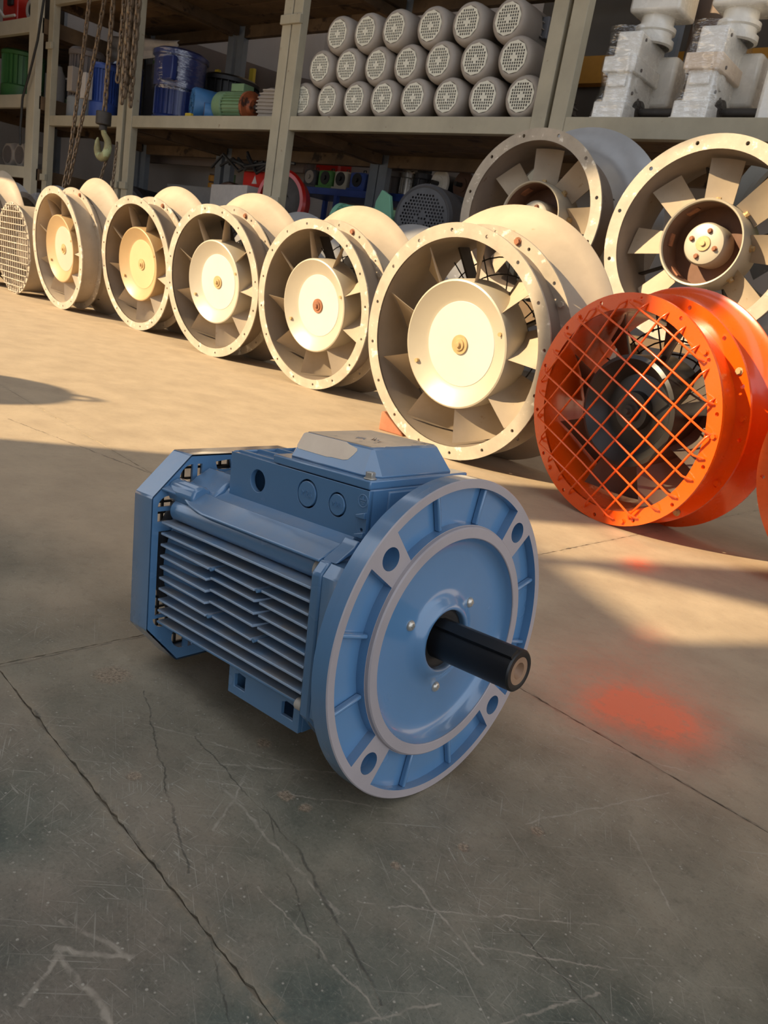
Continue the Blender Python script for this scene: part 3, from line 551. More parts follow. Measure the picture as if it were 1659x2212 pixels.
    def rslot(x0, z0, x1, z1): return [(x0, z0), (x1, z0), (x1, z1), (x0, z1)]
    slots = []
    for sx in (-1, 1):
        for sz in (-1, 1):
            zz = 1.0 if sz > 0 else 0.94
            f = lambda poly: [(sx*x, sz*z*zz) for x, z in poly]
            slots += [f(dshape((0.0725, 0.0945), 0.0165, -PI/2, 0.0)), f(rslot(0.0605, 0.084, 0.0665, 0.111)), f([(0.020, 0.1035), (0.040, 0.1035), (0.043, 0.1125), (0.023, 0.1145)]), f(dshape((0.1015, 0.0645), 0.0130, 0.0, 0.1))]
        slots += [[(sx*0.0935, 0.0495), (sx*0.114, 0.0495), (sx*0.114, 0.0610), (sx*0.0935, 0.0610)], [(sx*0.0935, -0.058), (sx*0.112, -0.058), (sx*0.112, 0.0385), (sx*0.0935, 0.0385)]]
    # slots may not touch the inner opening
    inner = circ(0.0905, 64); inner = [(x, min(max(z, -0.086), 0.0835)) for x, z in inner]
    m = MB(); m.plate(sc(oc, 0.985), slots, 0.3185, 0.3215, XZ); m.build('slotted_web', M['blue'], cov, smooth=0)
    m = MB(); m.revolve([(0, 0.330), (0.102, 0.330), (0.104, 0.334), (0.104, 0.342), (0, 0.342)], 48); m.build('cooling_impeller', M['charcoal'], cov, smooth=30)
    m = MB(); q = 0.0125
    for i in range(-9, 10):
        x = i*q; zt = 0.117 if abs(x) < 0.075 else 0.117-(abs(x)-0.075)*0.95; m.box((x, 0.3525, (zt-zt*0.97)/2), (0.0024, 0.003, zt*1.97))
        z = i*q; xt = 0.118 if abs(z) < 0.075 else 0.118-(abs(z)-0.075)*1.0
        if abs(z) < 0.115: m.box((0, 0.3530, z), (xt*2, 0.003, 0.0024))
    m.build('rear_grille', M['dark_metal'], cov, smooth=0)
    return root
blue_motor()

# ------------------------------------------------------------------ axial fans
def ring_plate(m, r0, r1, y0, y1, nh=12, hr=0.006, hpc=None, n=96, a0=0.13):
    hpc = hpc or (r0+r1)/2
    m.plate(circ(r1, n), [circ(r0, n)]+[circ(hr, 10, (hpc*math.cos(a0+2*PI*i/nh), hpc*math.sin(a0+2*PI*i/nh))) for i in range(nh)], y0, y1, XZ)
def blade_mesh(r0, r1, c0, c1, p0, p1, yc, th=0.004, camber=0.06, sweep=0.0, nr=5, nc=5, sgn=-1):
    """twisted blade round +X at angle 0, chord tilted by pitch p from the fan plane"""
    m = MB(); grid = []
    for side in (0, 1):
        for i in range(nr):
            f = i/(nr-1); r = r0+(r1-r0)*f; ch = c0+(c1-c0)*f; p = math.radians(p0+(p1-p0)*f)
            for j in range(nc):
                t = j/(nc-1)-0.5; cb = camber*ch*(1-4*t*t); tn = sgn*math.cos(p)*t*ch - sgn*math.sin(p)*cb; ax = math.sin(p)*t*ch + math.cos(p)*cb
                ax += (th if side else 0); tn += sweep*f
                an = tn/r; grid.append((r*math.cos(an), yc+ax, r*math.sin(an)))
    N = nr*nc; fs = []
    for i in range(nr-1):
        for j in range(nc-1):
            a = i*nc+j; fs.append((a, a+1, a+nc+1, a+nc)); fs.append((N+a, N+a+nc, N+a+nc+1, N+a+1))
    edge = [j for j in range(nc)]+[i*nc+nc-1 for i in range(1, nr)]+[(nr-1)*nc+j for j in range(nc-2, -1, -1)]+[i*nc for i in range(nr-2, 0, -1)]
    for q in range(len(edge)): a, b = edge[q], edge[(q+1) % len(edge)]; fs.append((a, b, N+b, N+a))
    m.add(grid, fs); return m
def small_bolt(parent, loc, rot, mat, r=0.008, h=0.008, cache={}):
    key = (r, h, mat.name)
    if key not in cache:
        m = MB(); m.cyl((0, 0, 0), (0, -h, 0), r, 6); m.cyl((0, 0.001, 0), (0, -h*0.25, 0), r*1.35, 10); o = m.build('flange_bolt', mat, parent); cache[key] = o.data
    else: o = bpy.data.objects.new('flange_bolt', cache[key]); C.objects.link(o); o.parent = parent
    o.location = loc; o.rotation_euler = rot; return o
def wire_guard(root, R, y, off, n=6):
    m = MB()
    for i in range(1, n): r = R*i/n; m.tube([(r*math.cos(t), y, r*math.sin(t)) for t in [2*PI*j/40 for j in range(40)]], 0.0022, 5, True)
    for j in range(16): t = 2*PI*j/16; m.cyl((R*0.18*math.cos(t), y+0.003, R*0.18*math.sin(t)), (R*math.cos(t), y+0.003, R*math.sin(t)), 0.0022, 5)
    return m.build('wire_guard', M['wire'], root, loc=off)
def make_duct_fan(R=0.335, mats=None):
    """the row fan: front flange, short casing, rear flange, flared inlet bell, dished hub with nine blades"""
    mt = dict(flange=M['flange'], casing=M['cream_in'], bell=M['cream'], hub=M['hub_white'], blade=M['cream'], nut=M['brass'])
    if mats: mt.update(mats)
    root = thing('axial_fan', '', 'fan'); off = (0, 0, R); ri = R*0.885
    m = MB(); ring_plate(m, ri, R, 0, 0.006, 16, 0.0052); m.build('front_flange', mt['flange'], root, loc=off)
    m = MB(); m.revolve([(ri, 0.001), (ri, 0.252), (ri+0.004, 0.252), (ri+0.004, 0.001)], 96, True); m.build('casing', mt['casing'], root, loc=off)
    m = MB(); ring_plate(m, ri+0.004, R, 0.108, 0.114, 16, 0.0052, a0=0.3); rf = m.build('rear_flange', mt['flange'], root, loc=off)
    m = MB(); m.revolve([(ri+0.004, 0.150), (R*0.93, 0.172), (R*0.98, 0.200), (R*1.06, 0.232), (R*1.15, 0.256), (R*1.15, 0.260), (R*1.05, 0.238), (R*0.97, 0.205), (R*0.92, 0.176), (ri+0.004, 0.154)], 96, True, c=(0, 0, 0.010)); m.build('inlet_bell', mt['bell'], root, loc=off, smooth=60)
    rh = R*0.555
    m = MB(); m.revolve([(rh*0.66, 0.046), (rh*0.72, 0.043), (rh*0.93, 0.020), (rh*0.965, 0.016), (rh*0.99, 0.018), (rh, 0.024), (rh, 0.10), (rh*0.985, 0.125), (rh*0.93, 0.135), (0.0, 0.135)], 72); hub = m.build('hub', M['hub_cream'], root, loc=off, smooth=40)
    m = MB(); m.revolve([(0, 0.0445), (rh*0.655, 0.0445), (rh*0.665, 0.0465)], 72); m.build('hub_disc', mt['hub'], hub, smooth=40)
    m = MB(); m.revolve([(0, 0.028), (0.007, 0.029), (0.009, 0.036), (0.017, 0.036), (0.018, 0.040), (0.028, 0.040), (0.0285, 0.046)], 32); m.build('hub_washer', mt['nut'], hub, smooth=30)
    for t in (0.35, 3.6):
        m = MB(); m.cyl((0, 0, 0), (0, -0.010, 0), 0.006, 8); o = m.build('balance_bolt', mt['nut'], hub); o.location = (rh*0.86*math.cos(t), 0.030, rh*0.86*math.sin(t))
    bm_ = blade_mesh(rh*0.985, ri*0.975, 0.125, 0.165, 55, 44, 0.075, sgn=1)
    b0 = bm_.build('blade', mt['blade'], root, loc=off, smooth=40)
    for k2 in range(9):
        o = b0 if k2 == 0 else b0.copy()
        if k2: C.objects.link(o)
        o.rotation_euler = (0, -2*PI*k2/9-0.25, 0)
    m = MB(); m.cyl((0, 0.135, 0), (0, 0.225, 0), R*0.36, 40); m.build('drive_motor', M['dark_metal'], root, loc=off)
    for k2 in range(4):
        m = MB(); m.box((R*0.63, 0.19, 0), (R*0.56, 0.05, 0.006)); o = m.build('support_strut', M['dark_metal'], root, loc=off); o.rotation_euler = (0, -(0.5+PI/2*k2), 0)
    wire_guard(root, ri, 0.235, off)
    for t, mat in ((1.22, M['rust']), (0.5, M['flange']), (2.4, M['rust'])):
        small_bolt(rf, ((ri+R+0.004)/2*math.cos(t), 0.108, (ri+R+0.004)/2*math.sin(t)), (0, 0.3, 0), mat, 0.0085, 0.009)
    return root
def set_mats(root, mp):
    for ch in root.children:
        key = ch.name.split('.')[0]
        if key in mp:
            sl = ch.material_slots[0]; sl.link = 'OBJECT'; sl.material = mp[key]
        for g in ch.children:
            key = g.name.split('.')[0]
            if key in mp: sl = g.material_slots[0]; sl.link = 'OBJECT'; sl.material = mp[key]
proto = make_duct_fan()
row = [  # x, y, yaw deg, scale, label, spin, materials
 (-1.372, 1.892, -1.4, 0.98, 'largest-looking cream axial fan, right behind the blue motor, touching the orange fan', 0.10, {}),
 (-2.385, 2.288, -1.2, 0.98, 'dusty cream axial fan with a rust-brown hub washer, second from the orange fan', 0.32, {'hub_washer': M['rust'], 'blade': M['cream']}),
 (-3.107, 2.333, 1.2, 1.0, 'dusty cream axial fan with a pale hub and plain washer, third from the orange fan', 0.05, {'hub_washer': M['brass']}),
 (-3.901, 2.43, -0.8, 1.01, 'dusty axial fan with a tan yellowish hub, fourth from the orange fan', 0.22, {'hub': M['hub_tan'], 'hub_disc': M['disc_tan']}),
 (-4.617, 2.366, -4.0, 1.005, 'dusty axial fan with a narrow tan hub beside the mesh-fronted fan', 0.02, {'hub': M['hub_tan'], 'hub_disc': M['hub_cream'], 'casing': M['cream']}),
 (-5.97, 2.42, -4.0, 1.0, 'cream axial fan cut off by the left picture edge, beyond the mesh-fronted fan', 0.3, {}),
]
for i, (x, y, yw, scl, lab, spin, mp) in enumerate(row):
    o = proto if i == 0 else copy_tree(proto)
    o.location = (x, y, 0); o.rotation_euler = (math.radians(7), 0, math.radians(yw)); o.scale = (scl,)*3
    tag(o, lab, 'fan', 'cream axial fans in a row on the floor')
    if mp: set_mats(o, mp)
    for ch in o.children:
        if ch.name.startswith('blade'): ch.rotation_euler.y += spin
# second row, grey, standing in the shade behind
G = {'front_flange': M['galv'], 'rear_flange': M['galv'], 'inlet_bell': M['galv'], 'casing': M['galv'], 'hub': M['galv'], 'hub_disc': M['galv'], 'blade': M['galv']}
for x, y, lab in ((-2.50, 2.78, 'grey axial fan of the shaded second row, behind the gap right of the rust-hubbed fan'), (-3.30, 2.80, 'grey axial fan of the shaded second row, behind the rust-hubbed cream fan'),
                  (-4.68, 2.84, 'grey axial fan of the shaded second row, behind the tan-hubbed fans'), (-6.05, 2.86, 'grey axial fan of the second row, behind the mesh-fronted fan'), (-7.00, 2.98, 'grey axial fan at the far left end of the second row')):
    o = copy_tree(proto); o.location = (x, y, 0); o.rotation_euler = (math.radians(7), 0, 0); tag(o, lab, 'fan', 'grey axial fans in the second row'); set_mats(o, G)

# fan with a square mesh front at the left
def mesh_fan():
    R = 0.278; root = thing('axial_fan', 'cream axial fan closed by a square wire mesh, at the left end of the row', 'fan', (-5.302, 2.406, 0), math.radians(-4.5), rx=math.radians(4)); off = (0, 0, R); ri = R*0.93
    m = MB(); ring_plate(m, ri*0.97, R, 0, 0.006, 12, 0.005); m.build('front_flange', M['flange'], root, loc=off)
    m = MB(); m.revolve([(ri, 0), (ri, 0.26), (ri+0.004, 0.26), (ri+0.004, 0)], 72, True); m.build('casing', M['cream'], root, loc=off)
    m = MB(); ring_plate(m, ri+0.004, R*1.02, 0.20, 0.206, 12, 0.005); m.build('rear_flange', M['cream'], root, loc=off)
    m = MB(); m.revolve([(ri+0.004, 0.24), (R*1.0, 0.27), (R*1.06, 0.285), (R*1.06, 0.289), (R*0.99, 0.275), (ri+0.004, 0.246)], 72, True); m.build('inlet_bell', M['cream'], root, loc=off, smooth=60)
    g = bpy.data.objects.new('mesh_grille', None); C.objects.link(g); g.parent = root; g.location = off; g.empty_display_size = 0.02
    q = 0.0375
    for i in range(-7, 8):
        x = i*q; h = math.sqrt(max(0, (R*0.985)**2-x*x))
        if h > 0.03:
            MB().cyl((x, -0.004, -h), (x, -0.004, h), 0.0032, 6).build('grille_wire', M['flange'], g); MB().cyl((-h, -0.008, x), (h, -0.008, x), 0.0032, 6).build('grille_wire', M['flange'], g)
    m = MB(); m.revolve([(0, 0.06), (0.10, 0.06), (0.115, 0.075), (0.115, 0.2), (0, 0.2)], 40); m.build('hub', M['cream_in'], root, loc=off)
    b0 = blade_mesh(0.112, ri*0.97, 0.10, 0.12, 50, 40, 0.12).build('blade', M['cream_in'], root, loc=off, smooth=40)
    for k2 in range(8):
        o = b0 if k2 == 0 else b0.copy()
        if k2: C.objects.link(o)
        o.rotation_euler = (0, -2*PI*k2/8, 0)
    wire_guard(root, ri, 0.25, off)
mesh_fan()

# orange fans with welded diamond guard
def orange_fan(loc, yaw, R, label, grille=True, lumpy=False):
    mat = M['orange_lumpy'] if lumpy else M['orange']
    root = thing('axial_fan', label, 'fan', loc, yaw, 'orange axial fans', rx=math.radians(4.5)); off = (0, 0, R); ri = R*0.87
    m = MB(); ring_plate(m, ri, R, 0, 0.007, 14, 0.0048, hpc=R*0.955, a0=0.2); ff = m.build('front_flange', mat, root, loc=off)
    m = MB(); m.revolve([(ri, 0.001), (ri, 0.20), (ri+0.004, 0.20), (ri+0.004, 0.001)], 96, True); m.build('casing', mat, root, loc=off)
    m = MB(); ring_plate(m, ri+0.004, R*1.01, 0.097, 0.104, 14, 0.0052, hpc=R*0.955, a0=0.42); rf = m.build('rear_flange', mat, root, loc=off)
    m = MB(); m.revolve([(ri+0.004, 0.104), (R*0.895, 0.125), (R*0.93, 0.150), (R*0.99, 0.176), (R*1.05, 0.190), (R*1.085, 0.193), (R*1.085, 0.197), (R*1.04, 0.195), (R*0.98, 0.181), (R*0.92, 0.155), (R*0.885, 0.127), (ri+0.004, 0.108)], 96, True); m.build('inlet_bell', mat, root, loc=off, smooth=60)
    for t in (0.55, -0.95, 0.15, -0.45):
        small_bolt(rf, (R*0.955*math.cos(t), 0.097, R*0.955*math.sin(t)), (0, t, 0), M['brass'] if t in (0.55, -0.95) else mat, 0.0065, 0.007)
    for t in (0.72, 2.28, 3.95, 5.02, 0.02):
        small_bolt(ff, (R*0.955*math.cos(t), 0, R*0.955*math.sin(t)), (0, t, 0), mat, 0.0058, 0.006)
    rh = R*0.49
    m = MB(); m.revolve([(0, 0.050), (rh*0.34, 0.050), (rh*0.36, 0.068), (rh*0.66, 0.076), (rh*0.80, 0.050), (rh*0.93, 0.030), (rh, 0.034), (rh, 0.15), (rh*0.95, 0.165), (0, 0.165)], 64); hub = m.build('hub', M['black_hub'], root, loc=off, smooth=35)
    m = MB(); m.revolve([(0, 0.030), (0.006, 0.030), (0.008, 0.038), (0.014, 0.038), (0.016, 0.044), (0.025, 0.044), (0.026, 0.051)], 28); m.build('hub_washer', M['dark_metal'], hub)
    b0 = blade_mesh(rh*0.98, ri*0.975, 0.115, 0.16, 50, 36, 0.100, camber=0.08, sgn=1).build('blade', M['blade_grey'], root, loc=off, smooth=40)
    for k2 in range(8):
        o = b0 if k2 == 0 else b0.copy()
        if k2: C.objects.link(o)
        o.rotation_euler = (0, -2*PI*k2/8-0.62, 0)
    wire_guard(root, ri, 0.188, off, 7)
    m = MB(); m.cyl((0, 0.165, 0), (0, 0.195, 0), R*0.34, 32); m.build('drive_motor', M['dark_metal'], root, loc=off)
    for k2 in range(3):
        m = MB(); m.box((R*0.6, 0.18, 0), (R*0.52, 0.03, 0.005)); o = m.build('support_strut', M['dark_metal'], root, loc=off); o.rotation_euler = (0, -(0.9+2.09*k2), 0)
    if grille:
        g = bpy.data.objects.new('diamond_guard', None); C.objects.link(g); g.parent = root; g.location = off; g.empty_display_size = 0.02
        q = R*0.197; rg = random.Random(11)
        for fam, ang in ((0, math.radians(57)), (1, math.radians(-24))):
            ux, uz = math.cos(ang), math.sin(ang); nx, nz = -uz, ux
            for i in range(-4, 5):
                d = (i+0.12)*q+rg.uniform(-0.003, 0.003); e = R*0.935; h = math.sqrt(max(0, e*e-d*d))
                if h < 0.05: continue
                y = -0.006 if fam == 0 else -0.011
                pts = []
                for t in (-1, -0.93, 0, 0.93, 1):
                    wob = rg.uniform(-0.002, 0.002); hh = h*t; pts.append((ux*hh+nx*(d+wob), y-(0.006 if abs(t) == 0.93 else 0)+(0.006 if abs(t) == 1 else 0), uz*hh+nz*(d+wob)))
                MB().tube(pts, 0.0026, 7).build('guard_rod', mat, g, smooth=60)
    return root
orange_fan((-0.795, 1.788, 0), -0.238, 0.269, 'orange axial fan with a welded diamond wire guard, right of the cream fans')
orange_fan((-0.197, 1.735, 0), -0.10, 0.265, 'second orange fan, only its lumpy-painted rim showing at the right picture edge', grille=False, lumpy=True)

# two large open-hub fans raised behind the row
def open_hub_fan(loc, R, label, spin, bell_mat, bell_R, bell_y, shade):
    root = thing('axial_fan', label, 'fan', loc, 0, 'large open-hub fans raised behind the row'); off = (0, 0, R); ri = R*0.862
    m = MB(); ring_plate(m, ri, R, 0, 0.008, 12, 0.0074, hpc=R*0.94, a0=0.28); m.build('front_flange', M['flange'], root, loc=off)
    m = MB(); m.revolve([(ri, 0.001), (ri, 0.26), (ri+0.004, 0.26), (ri+0.004, 0.001)], 96, True); m.build('casing', M['casing_dark'], root, loc=off)
    m = MB(); m.revolve([(ri+0.004, 0.26-0.06), (R*0.93, bell_y-0.10), (R*1.0, bell_y-0.05), (bell_R*0.94, bell_y-0.015), (bell_R, bell_y), (bell_R, bell_y+0.005), (bell_R*0.93, bell_y-0.008), (R*0.98, bell_y-0.045), (R*0.90, bell_y-0.10), (ri+0.004, 0.21)], 96, True); m.build('inlet_bell', bell_mat, root, loc=off, smooth=60)
    rh = R*0.425
    m = MB(); m.revolve([(rh*0.93, 0.16), (rh*0.93, 0.030), (rh*0.945, 0.024), (rh*0.98, 0.022), (rh, 0.028), (rh, 0.19), (rh*0.93, 0.19), (0, 0.19), (0, 0.16), (rh*0.93, 0.16)], 72); hub = m.build('hub_drum', M['hub_cream'], root, loc=off, smooth=35)
    m = MB(); m.revolve([(rh*0.925, 0.034), (rh*0.922, 0.157), (0.02, 0.157)], 64); m.build('drum_shade_lining', M['brown_lining'], hub, smooth=35)
    m = MB(); m.revolve([(0, 0.052), (rh*0.36, 0.052), (rh*0.46, 0.058), (rh*0.50, 0.070), (rh*0.50, 0.16)], 48); cap = m.build('motor_end_cap', M['hub_cream'], hub, smooth=35)
    m = MB(); m.revolve([(0, 0.040), (0.009, 0.040), (0.010, 0.047), (rh*0.17, 0.047), (rh*0.18, 0.053)], 24); m.build('shaft_nut', M['brass'], hub)
    for k2 in range(4): t = PI/4+0.5+PI/2*k2; small_bolt(hub, (rh*0.31*math.cos(t), 0.052, rh*0.31*math.sin(t)), (0, t, 0), M['rust'], 0.0075, 0.011)
    for k2 in range(3):
        t = 2.2+0.9*k2; m = MB(); m.box((0, 0, 0), (0.006, 0.035, 0.045)); o = m.build('rusty_lug', M['rust'], hub); o.location = (rh*0.90*math.cos(t), 0.09, rh*0.90*math.sin(t)); o.rotation_euler = (0, -t, 0)
    b0 = blade_mesh(rh*1.02, ri*0.97, 0.105, 0.118, 34, 26, 0.105, camber=0.05).build('blade', M['cream'], root, loc=off, smooth=40)
    r0 = None
    for k2 in range(8):
        o = b0 if k2 == 0 else b0.copy()
        if k2: C.objects.link(o)
        an = -2*PI*k2/8-spin; o.rotation_euler = (0, an, 0)
        t = -an; small_bolt(o, (rh*1.0, 0.10, 0), (0, 0, PI/2), M['brass'], 0.010, 0.014)
    for k2 in range(4):
        m = MB(); m.box((R*0.62, 0.22, 0), (R*0.52, 0.04, 0.006)); o = m.build('support_strut', M['dark_metal'], root, loc=off); o.rotation_euler = (0, -(0.4+PI/2*k2), 0)
    return root
open_hub_fan((-1.965, 3.00, 0.49), 0.34, 'large open-hub axial fan with a grey-shaded upper rim, raised behind the row, left one', 0.05, M['silver'], 0.435, 0.385, 0)
open_hub_fan((-1.215, 3.00, 0.43), 0.365, 'large open-hub axial fan with a bolted motor cap, raised behind the orange fan', 0.03, M['galv'], 0.366, 0.31, 0)
# timber stand that carries the two raised fans
st = thing('timber_stand', 'low timber stand under the two raised open-hub fans', 'stand', (-1.46, 3.12, 0))
for i in range(3): MB().box((0, -0.09+0.09*i, 0.415), (1.30, 0.085, 0.03)).build('stand_board', M['timber'], st)
for x in (-0.6, 0, 0.6):
    for y in (-0.09, 0.09): MB().box((x, y, 0.2), (0.07, 0.07, 0.40)).build('leg', M['timber'], st)
m = MB(); m.box((0, 0, 0.0245), (0.26, 0.24, 0.059)); tag(m.build('packing_block', M['timber'], loc=(-1.965, 3.13, 0.435)), 'timber packing block under the left raised fan', 'block')
# big grey bell with green paint, upper right
b = thing('fan_bell', 'grey fan bell with a patch of peeling green paint, below the white gearboxes', 'fan', (-0.97, 3.52, 0.525), 0)
m = MB(); m.revolve([(0.30, -0.05), (0.31, 0.02), (0.34, 0.06), (0.41, 0.09), (0.42, 0.085), (0.42, 0.08), (0.35, 0.048), (0.325, 0.0), (0.315, -0.05)], 80, True); m.build('bell', M['galv_green'], b, loc=(0, 0, 0.42), smooth=60)
m = MB(); m.revolve([(0.0, 0.0), (0.12, 0.0), (0.13, 0.05), (0.13, 0.1), (0, 0.1)], 40); m.build('hub', M['leaf'], b, loc=(0, 0, 0.42))
for k2 in range(6):
    o = blade_mesh(0.125, 0.29, 0.11, 0.13, 30, 25, 0.04).build('blade', M['galv'], b, loc=(0, 0, 0.42)); o.rotation_euler = (0, k2*PI/3+0.4, 0)
# dusty chock under the nearest cream fan
m = MB(); m.prism([(0, 0), (0.10, 0), (0.09, 0.010), (0.012, 0.062), (0, 0.062)], -0.04, 0.04, lambda u, v, t: (u, t, v)); o = m.build('wheel_chock', M['wedge'], smooth=0, bevel=0.004); o.location = (-1.70, 2.02, 0); o.rotation_euler = (0, 0, 0.1)
tag(o, 'dusty red-brown chock wedged beside the nearest cream fan', 'chock')

# ------------------------------------------------------------------ storage racks
YF, YB = 3.7, 4.72
def rack(x0, x1, label, levels, mat, yf=YF, pw=0.085, beam_h=0.085, zmax=3.0, rear=True, brackets=(0.86, 1.95)):
    t = thing('storage_rack', label, 'rack', ((x0+x1)/2, (yf+YB)/2, 0), 0, 'steel storage racks along the wall'); ox, oy = -(x0+x1)/2, -(yf+YB)/2
    for x in (x0+pw/2, x1-pw/2):
        MB().box((x+ox, yf+0.03+oy, zmax/2), (pw, 0.06, zmax)).build('post', mat, t, bevel=0.003)
        MB().box((x+ox, YB+oy, zmax/2), (pw, 0.05, zmax)).build('rear_post', M['rack_blue'], t)
        for z in brackets: MB().box((x+ox, yf-0.004+oy, z), (pw*1.12, 0.03, 0.055)).build('post_sleeve', mat, t, bevel=0.004)
    for z, bh in levels:
        MB().box(((x0+x1)/2+ox, yf+0.03+oy, z-bh/2), (x1-x0-2*pw, 0.05, bh)).build('front_beam', mat, t, bevel=0.003)
        MB().box(((x0+x1)/2+ox, YB+oy, z-bh/2-0.01), (x1-x0-2*pw, 0.05, bh+0.02)).build('rear_beam', M['shelf'], t)
        for x in (x0+0.02, x1-0.02): MB().box((x+ox, (yf+YB)/2+oy, z-bh/2-0.005), (0.04, YB-yf-0.09, bh)).build('side_beam', M['shelf'], t)
        nb = 5; w = (YB-yf-0.09)/nb
        for i in range(nb): MB().box(((x0+x1)/2+ox, yf+0.06+w*(i+0.5)+oy, z-0.012), (x1-x0-0.09, w-0.006, 0.02)).build('shelf_board', M['shelf'], t)
    return t
rack(-7.70, -6.38, 'narrow khaki rack bay behind the hanging chains, second bay from the left', [(1.387, 0.085), (2.36, 0.09)], M['rack'])
rack(-6.33, -4.455, 'khaki rack bay holding the navy, black and green motors', [(1.387, 0.085), (2.36, 0.09)], M['rack'])
rack(-4.445, -2.425, 'khaki rack bay with the stacked rows of grey motors', [(1.387, 0.085), (2.42, 0.09)], M['rack'], beam_h=0.085)
rack(-2.400, -0.45, 'khaki rack bay at the right carrying the wrapped white gearboxes', [(1.387, 0.095), (2.7, 0.09)], M['rack'])
rack(-9.6, -7.74, 'pale cream rack bay cut off by the left picture edge', [(0.93, 0.10), (1.545, 0.11), (2.17, 0.12)], M['rack_light'], yf=3.62, pw=0.15, brackets=())
# boards, frames and beam behind the racks
m = MB(); m.prism([(-8.6, 1.25), (-5.6, 1.25), (-5.6, 1.98), (-6.1, 2.06), (-8.6, 2.62)], 4.98, 5.02, XZ); tag(m.build('backing_board', M['board']), 'taupe board with a sloping top edge standing behind the racks', 'board')
for i, x in enumerate((-6.45, -6.05, -5.78)):
    m = MB(); m.box((x, 5.41, 1.7), (0.13, 0.07, 3.4)); tag(m.build('wall_column', M['wall']), ('leftmost', 'middle', 'rightmost')[i]+' of three pale columns behind the racks', 'column', 'pale columns behind the racks')
m = MB(); m.box((-2.35, 5.06, 2.05), (2.3, 0.03, 1.4)); tag(m.build('backing_board', M['shade_panel']), 'dark taupe panel added as shade behind the wrapped white gearboxes', 'board')  # dark panel added before the wall so the bay's back looks dim
m = MB(); m.box((-2.6, 5.0, 1.98), (2.0, 0.08, 0.16)); tag(m.build('steel_beam', M['ochre']), 'ochre yellow beam seen behind the left wrapped gearbox', 'beam')

# ------------------------------------------------------------------ grey motors, stacked end on
def grey_motor():
    t = thing('grey_motor', '', 'motor'); r = 0.1115; off = (0, 0, r)
    m = MB(); m.revolve([(r*0.72, -0.004), (r*0.80, -0.004), (r*0.90, 0.004), (r*0.97, 0.020), (r, 0.045), (r, 0.15), (r*0.985, 0.152)], 48); m.revolve([(r*0.72, -0.004), (r*0.70, 0.004)], 48); cv = m.build('fan_cover', M['gm_cover'], t, loc=off, smooth=45)
    R2 = r*0.725; out = circ(R2, 10, a0=0.2); hs = []; q = r*0.130; hw = q*0.32
    for i in range(-6, 7):
        for j in range(-6, 7):
            x, z = i*q, j*q
            if math.hypot(x, z) > R2*0.86 or (abs(i) < 2 and abs(j) < 1) or (abs(j) < 2 and abs(i) < 1): continue
            hs.append([(x-hw, z-hw*1.15), (x+hw, z-hw*1.15), (x+hw, z+hw*1.15), (x-hw, z+hw*1.15)])
    m = MB(); m.plate(out, hs, -0.007, -0.002, XZ); m.build('grille', M['gm_grille'], cv, smooth=0)
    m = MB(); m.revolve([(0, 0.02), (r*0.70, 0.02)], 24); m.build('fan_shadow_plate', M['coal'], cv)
    m = MB(); m.revolve([(r*0.5, 0.14), (r*0.86, 0.15), (r*0.86, 0.40), (0, 0.40)], 40)
    for k2 in range(20):
        a = 2*PI*k2/20; m.box((r*0.90*math.cos(a), 0.275, r*0.90*math.sin(a)), (0.02, 0.24, 0.005), Matrix.Rotation(-a, 3, 'Y'))
    m.build('ribbed_body', M['gm_cover'], t, loc=off)
    m = MB(); m.box((0.106, 0.24, 0.012), (0.044, 0.12, 0.105)); m.build('terminal_box', M['gm_box'], t, loc=off, bevel=0.004)
    m = MB(); m.cyl((0, 0.40, 0), (0, 0.46, 0), 0.016, 12); m.build('shaft', M['steel'], t, loc=off)
    return t
XB = [-4.308, -4.105, -3.864, -3.630, -3.378, -3.115, -2.868, -2.622]
# rows: measured centres along the rack front at Y 3.75
rows = [(8, 1.389, 'bottom', [-4.315, -4.078, -3.838, -3.598, -3.358, -3.112, -2.866, -2.622]), (7, 1.577, 'middle', [-4.185, -3.945, -3.705, -3.465, -3.215, -2.965, -2.715]), (6, 1.762, 'top', [-4.065, -3.825, -3.585, -3.325, -3.065, -2.800])]
ordn = ['first', 'second', 'third', 'fourth', 'fifth', 'sixth', 'seventh', 'eighth']
gm = grey_motor(); usedg = False
for n, z, rn, xs in rows:
    for i, x in enumerate(xs):
        o = copy_tree(gm) if usedg else gm; usedg = True
        o.location = (x*1.008, 3.775+random.uniform(-0.008, 0.012), z); o.rotation_euler = (0, 0, random.uniform(-0.03, 0.03))
        tag(o, f'grey motor with pale grille, {ordn[i]} from the left in the {rn} row of the stack', 'motor', 'grey motors stacked on the rack')

